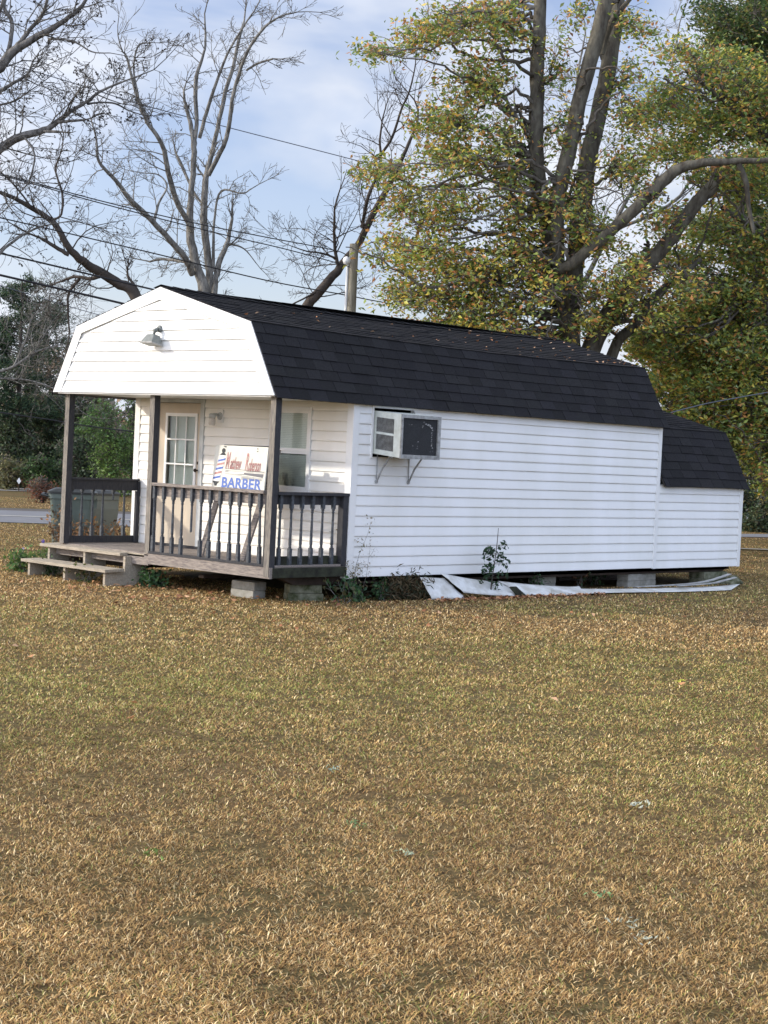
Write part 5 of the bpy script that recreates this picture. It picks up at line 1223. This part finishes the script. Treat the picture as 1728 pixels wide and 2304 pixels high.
# right-hand oak mass overhanging from beyond the frame
o2l = [B_(p) for p in (
 [(1850,2300,60),(1830,1700,50),(1800,1200,42),(1770,800,36,.2),(1740,400,30,.3),(1720,100,22,.3),(1700,-150,14,.3)],
 [(1790,1150,24),(1700,1000,18,-.6),(1600,880,13,-1),(1480,800,8,-1.3)], [(1760,700,20),(1650,520,15,-.5),(1500,400,10,-.9),(1380,300,6,-1.2)], [(1810,1300,22),(1700,1200,15,-.8),(1560,1120,9,-1.2)])]
o2c = [(*(760+c[0]/1.7138, c[1]/1.7138), c[2]/1.7138, c[3]/1.7138, c[4]) for c in (
 (1480,280,170,110,190), (1280,400,160,110,150), (1480,470,210,110,230), (1300,560,140,70,90), (1560,700,150,80,110), (1300,200,120,80,50), (1620,380,140,150,170),
 (1420,870,140,90,110), (1560,960,180,110,200), (1330,1010,130,80,100), (1480,1150,200,100,230), (1640,1100,150,150,200), (1330,1200,150,80,130), (1240,1260,100,60,60), (1600,1330,190,130,240), (1420,1340,160,90,180),
 (1650,1560,150,130,200), (1780,1560,160,300,300), (1760,900,150,300,260), (1800,300,160,300,220), (1590,1700,110,110,120), (1560,1510,90,90,100), (1690,1820,120,90,120), (1180,1340,100,60,110), (1270,1380,120,80,150), (1330,1290,120,90,130), (1500,1380,150,100,160), (1480,700,130,80,90), (1400,1180,130,80,120), (1250,1480,120,80,150), (1380,1530,120,90,170), (1330,1600,90,70,110), (1460,1640,90,80,120), (1450,1450,120,90,150), (1180,1300,70,60,60))]
oak_tree('oak_tree', gp(1828, 37), 'dense spreading oak with mixed green, yellow and orange leaves along the right edge', 37.0, o2l, o2c, OAKC, [6, 3.6, 2.3, 1.5, 7, 2.8, 1.4], 22, leafn=13, size=.125, depth=2.6)
o3c = [(*(760+c[0]/1.7138, c[1]/1.7138), c[2]/1.7138, c[3]/1.7138, c[4]) for c in (
 (1560,110,150,100,260), (1650,30,120,110,200), (1420,60,90,80,60), (1500,200,120,90,150), (1650,250,120,150,240), (1650,650,120,160,260), (1560,820,90,90,120), (1640,960,110,150,240), (1500,1260,150,110,240), (1640,1350,140,130,260), (1440,1420,150,80,220), (1380,1440,110,70,130), (1560,1560,150,110,260), (1700,1500,140,160,240), (1600,1720,150,120,260), (1720,1750,150,150,240), (1800,700,140,400,360))]
oak_tree('evergreen_oak', gp(1790, 44), 'dark green evergreen tree filling in behind the spreading oak', 44.0,
         [[(1800, 1260, 34), (1795, 900, 28), (1780, 500, 20), (1760, 150, 10)], [(1790, 900, 16), (1700, 780, 10, -.5), (1640, 700, 6, -.8)]],
         o3c, [(.07, .12, .04), (.08, .13, .04), (.035, .065, .03), (.18, .20, .06), (.28, .22, .06)], [4, 3, 2, 2, 1], 23, leafn=17, size=.12, depth=2.4)
bare_tree('bare_tree', at(1350, 500, 46), 'pale bare twiggy tree seen through the gaps of the oak', 46.0, [
 ([(1180*1.1257+0,1500,20),(1290*1.1257,1100,14),(1340*1.1257,800,10),(1360*1.1257,500,6),(1400*1.1257,200,3)], 12, 1.3) if False else ([(2500,1700,24),(2500,1300,16),(2480,1000,12),(2520,700,8),(2500,400,6),(2540,150,3)], 20, 1.5),
 ([(2500,1300,12),(2650,1000,9),(2800,700,7),(2900,350,4),(2950,100,3)], 18, 1.5), ([(2490,1150,10),(2350,900,8),(2250,650,5),(2230,400,3)], 16, 1.4), ([(2650,1010,8),(2950,850,6),(3100,500,4),(3150,200,3)], 16, 1.5)], seed=31, L=1.7)

# ================================================================== left woodland across the road
def bush(name, px, py_top, py_bot, wpx, D, cols, wts, label, n, size=.13, cat='tree', group=None, seed=0, mt='bark_dark', leafn=14, narrow_=.5, dense=1.0, lean=0):
    "a tree or shrub rising from the ground at column px; width wpx, top at py_top"
    cy = (py_top+py_bot)/2; hy = (py_bot-py_top)/2
    cl = []; k = 7
    rr_ = np.random.default_rng(seed+100)
    for i in range(k):
        f = (i+.5)/k; wv = math.sin(math.pi*min(1, f*.8+.18))**.7
        cl.append((px+rr_.normal()*wpx*.14+lean*(.5-f), py_top+2*hy*f, wpx*.42*wv, hy*2/k*.85, int(n/k*(.6+.6*wv))))
    return oak_tree(name, gp(px, D), label, D, [[(px, py_bot+25, wpx*.035+3), (px+2, cy, wpx*.02+2), (px+lean*.4, py_top+hy*.25, 1.2)]], cl, cols, wts, seed, size=size, group=group, leafn=leafn, mt=mt, cat=cat, flat=.3, depth=min(3.5, wpx*.45*D/FPX))
DG = [(.055, .085, .045), (.08, .12, .055), (.035, .055, .035), (.12, .15, .07)]; DW = [3, 3, 3, 1]
BG = [(.11, .19, .055), (.15, .25, .065), (.07, .13, .045)]; BW = [3, 2, 2]
BB = [(.28, .21, .15), (.22, .19, .16), (.34, .24, .15), (.17, .15, .12)]; BWt = [3, 3, 2, 3]
OL = [(.17, .17, .075), (.23, .20, .09), (.11, .12, .06)]
wg = 'trees and shrubs across the road'
bush('shrub', 245, 915, 1110, 120, 56, BG, BW, 'bright green rounded shrub behind the porch, left of the house corner', 300, size=.11, cat='shrub', group=wg, seed=1)
bush('shrub', 300, 880, 1110, 110, 60, BG, BW, 'mid green shrub just left of the house corner, behind the bright one', 240, size=.11, cat='shrub', group=wg, seed=2)
bush('shrub', 185, 985, 1105, 120, 58, DG, DW, 'low dark shrub behind the green bins', 240, size=.12, cat='shrub', group=wg, seed=3)
bush('shrub', 85, 1035, 1100, 90, 57, [(.07, .13, .04), (.04, .07, .03)], [2, 2], 'low bright-topped shrub right of the white marker', 150, size=.12, cat='shrub', group=wg, seed=4)
bush('shrub', 10, 1040, 1098, 110, 57.5, OL, [2, 2, 3], 'olive hedge-like shrub left of the white marker', 180, size=.12, cat='shrub', group=wg, seed=5)
bush('evergreen_tree', 20, 930, 1095, 150, 60, DG, DW, 'dark evergreen mass at the left edge below the bare branches', 420, size=.14, group=wg, seed=6)
bush('evergreen_tree', 120, 900, 1095, 120, 61, DG, DW, 'dark evergreen behind the left porch post', 380, size=.14, group=wg, seed=7)
bush('brushy_tree', 60, 790, 1090, 170, 64, BB+DG[:2], BWt+[2, 2], 'brown brushy tree under the pine', 420, size=.12, group=wg, seed=8)
bush('brushy_tree', 150, 800, 1090, 150, 65, BB+DG[:2], BWt+[3, 3], 'grey-brown thicket tree left of the gable eave', 420, size=.12, group=wg, seed=9)
bush('brushy_tree', 215, 860, 1090, 130, 64, BB+OL, BWt+[2, 1, 2], 'brown and olive tree seen between the porch posts', 360, size=.12, group=wg, seed=10)
bush('evergreen_tree', 180, 880, 1090, 90, 62, DG, DW, 'small dark holly-like tree between the porch posts', 240, size=.12, group=wg, seed=12)
bush('brushy_tree', -90, 800, 1095, 200, 63, BB+DG[:2], BWt+[3, 3], 'brown thicket just beyond the left edge of the view', 360, size=.13, group=wg, seed=13)
bush('shrub', 95, 1092, 1122, 70, 47.5, [(.20, .08, .05), (.16, .10, .06)], [2, 1], 'low rusty red brush beside the far path', 110, size=.07, cat='shrub', group=wg, seed=14)
bush('evergreen_tree', 420, 940, 1110, 160, 58, DG+OL, DW+[1, 1, 1], 'olive-green tree hidden behind the building', 200, size=.14, group=wg, seed=15)
for i, (px, tp, wpx, D_) in enumerate(((560, 960, 200, 60), (760, 980, 220, 60), (980, 990, 220, 58), (1200, 980, 220, 56), (1400, 960, 200, 55))):
    bush('evergreen_tree', px, tp, 1125, wpx, D_, DG+OL, DW+[1, 1, 1], ['round dark tree', 'broad olive tree', 'low dark tree', 'dense dark tree', 'tall olive tree'][i]+' screened from view by the long roof', 150, size=.17, group=wg, seed=40+i)
for i, (px, tp, bt, wpx, D_, lb) in enumerate(((1655, 1085, 1205, 90, 52, 'dark shrub just right of the extension corner'), (1720, 1110, 1210, 100, 51, 'dark shrub at the right edge above the path'), (1800, 1060, 1215, 140, 52, 'large dark shrub beyond the right edge'), (1690, 1020, 1190, 120, 54, 'olive undergrowth tree below the spreading oak'))):
    bush('shrub', px, tp, bt, wpx, D_, DG+OL[:2], DW+[1.5, 1], lb, 260, size=.12, cat='shrub', group='undergrowth at the right', seed=60+i)
# pine tree
def pine(px, py_top, py_bot, D, label, seed, lean=0):
    global RNG
    RNG = np.random.default_rng(seed)
    b = gp(px, D); t = empty('pine_tree', (b[0], b[1], 0), label, 'tree', wg); Tr = Wood(); LP = []
    P, R = limb(Tr, [(px, py_bot, 7), (px+2, (py_top+py_bot)/2, 5), (px+lean, py_top, 1.5)], D, wob=.02)
    H = P[-1, 2]-P[0, 2]
    for i in range(46):
        f = .34+.66*(i+RNG.random())/46; p = P[min(int(f*(len(P)-1)), len(P)-1)]+np.array([0, 0, 0]); z = P[0, 2]+f*H
        p = np.array([np.interp(z, P[:, 2], P[:, 0]), np.interp(z, P[:, 2], P[:, 1]), z])
        a = RNG.random()*2*math.pi; L = (.6+2.0*(1-f)**.7)*(.55+.6*RNG.random())
        e = p+np.array([math.cos(a)*L, math.sin(a)*L, L*.22+RNG.normal()*.1]); q = catmull([p, (p+e)/2+np.array([0, 0, -.06]), e], 4)
        Tr.tube(q, np.linspace(.035, .012, len(q)), 4)
        for k in range(int(5+L*5)):
            c = q[RNG.integers(len(q)//3, len(q))]+RNG.normal(size=3)*np.array([.20, .20, .10])
            LP.append(c+RNG.normal(size=(20, 3))*.10)
    Q = np.concatenate(LP); n = len(Q)
    leaf_quads(Q, .16+.10*RNG.random(n), pick([(.045, .08, .045), (.065, .105, .05), (.11, .13, .06), (.03, .05, .035)], [4, 3, 1, 3], n), 'needles', M['needle'], t, narrow=.16)
    Tr.build('trunk', M['bark_dark'], t)
pine(42, 632, 1100, 60, 'tall dark pine with tufted crown at the left edge', 51, 8)
pine(112, 690, 1100, 66, 'shorter pine with a spreading crown right of the tall one', 52, -10)
bare_tree('bare_tree', at(100, 900, 52), 'low grey bare crown spreading in front of the left woodland', 52.0, [
 ([(-250,1800,8),(-60,1640,7),(60,1590,6),(150,1530,5),(250,1500,3)], 16, 1.5), ([(60,1590,5),(110,1480,4),(140,1380,3),(200,1330,2)], 14, 1.4), ([(-60,1640,5),(120,1650,4),(260,1700,3),(330,1760,2)], 12, 1.3), ([(150,1530,4),(200,1440,3),(240,1380,2)], 10, 1.2)], seed=33, L=1.3)
# tiny far things: white marker, far pale house on the right
mk = gp(43, 56.5); t = empty('road_marker', (mk[0], mk[1], 0), 'small white diamond marker post at the woodland edge across the road', 'marker')
q = at(43, 1082, 56.5); mb = MB(); mb.tube([(q[0], q[1], 0), (q[0], q[1], q[2]-.1)], .02, 5); mb.build('post', M['wood_under'], t)
mb = MB(); s_ = .075; r3 = CR.copy(); r3[2] = 0; r3 /= np.linalg.norm(r3); qq = q-np.array([0.7, 0.7, 0])*.03
mb.prism([qq+r3*s_, qq+np.array([0, 0, .11]), qq-r3*s_, qq-np.array([0, 0, .11])], np.array([.7, .7, 0])*.01); mb.build('diamond_plate', M['pvc'], t)
h0 = gp(1760, 60); t = empty('far_house', (h0[0]+1, h0[1], 0), 'pale blue-grey house glimpsed through the leaves at the right edge', 'house')
mb = MB(); mb.box((h0[0]-2, h0[1]-6, 0), (h0[0]+6, h0[1]+1.2, 2.9)); mb.build('wall', M['house_far'], t)
mb = MB(); mb.prism([(h0[0]-2.4, h0[1]-6.3, 2.88), (h0[0]+6.4, h0[1]-6.3, 2.88), (h0[0]+2, h0[1]-6.3, 4.9)], (0, 7.8, 0)); mb.build('roof', M['soffit_grey'], t)
mb = MB(); mb.box((h0[0]-2.04, h0[1]-2.2, .9), (h0[0]-2.001, h0[1]-1.0, 2.2)); mb.build('window', M['dark'], t)
# far belt of woodland on the horizon (one mass)
RNG = np.random.default_rng(77)
def belt():
    P = []
    for i in range(420):
        a = YAW+(RNG.random()-.5)*1.9; d = 95+RNG.random()*35; h = 2.2+2.8*RNG.random()
        c = np.array([CAM[0]+d*math.cos(a), CAM[1]+d*math.sin(a), h*.5])
        P.append(c+RNG.normal(size=(110, 3))*np.array([2.2, 2.2, h*.28]))
    P = np.concatenate(P); P[:, 2] = np.abs(P[:, 2]); n = len(P)
    o = leaf_quads(P, .5+.4*RNG.random(n), pick(DG+BB, DW+BWt, n), 'distant_woodland', M['leaf'], None, narrow=.6); tag(o, 'hazy band of distant woodland on the horizon', 'woodland', kind='stuff')
belt()
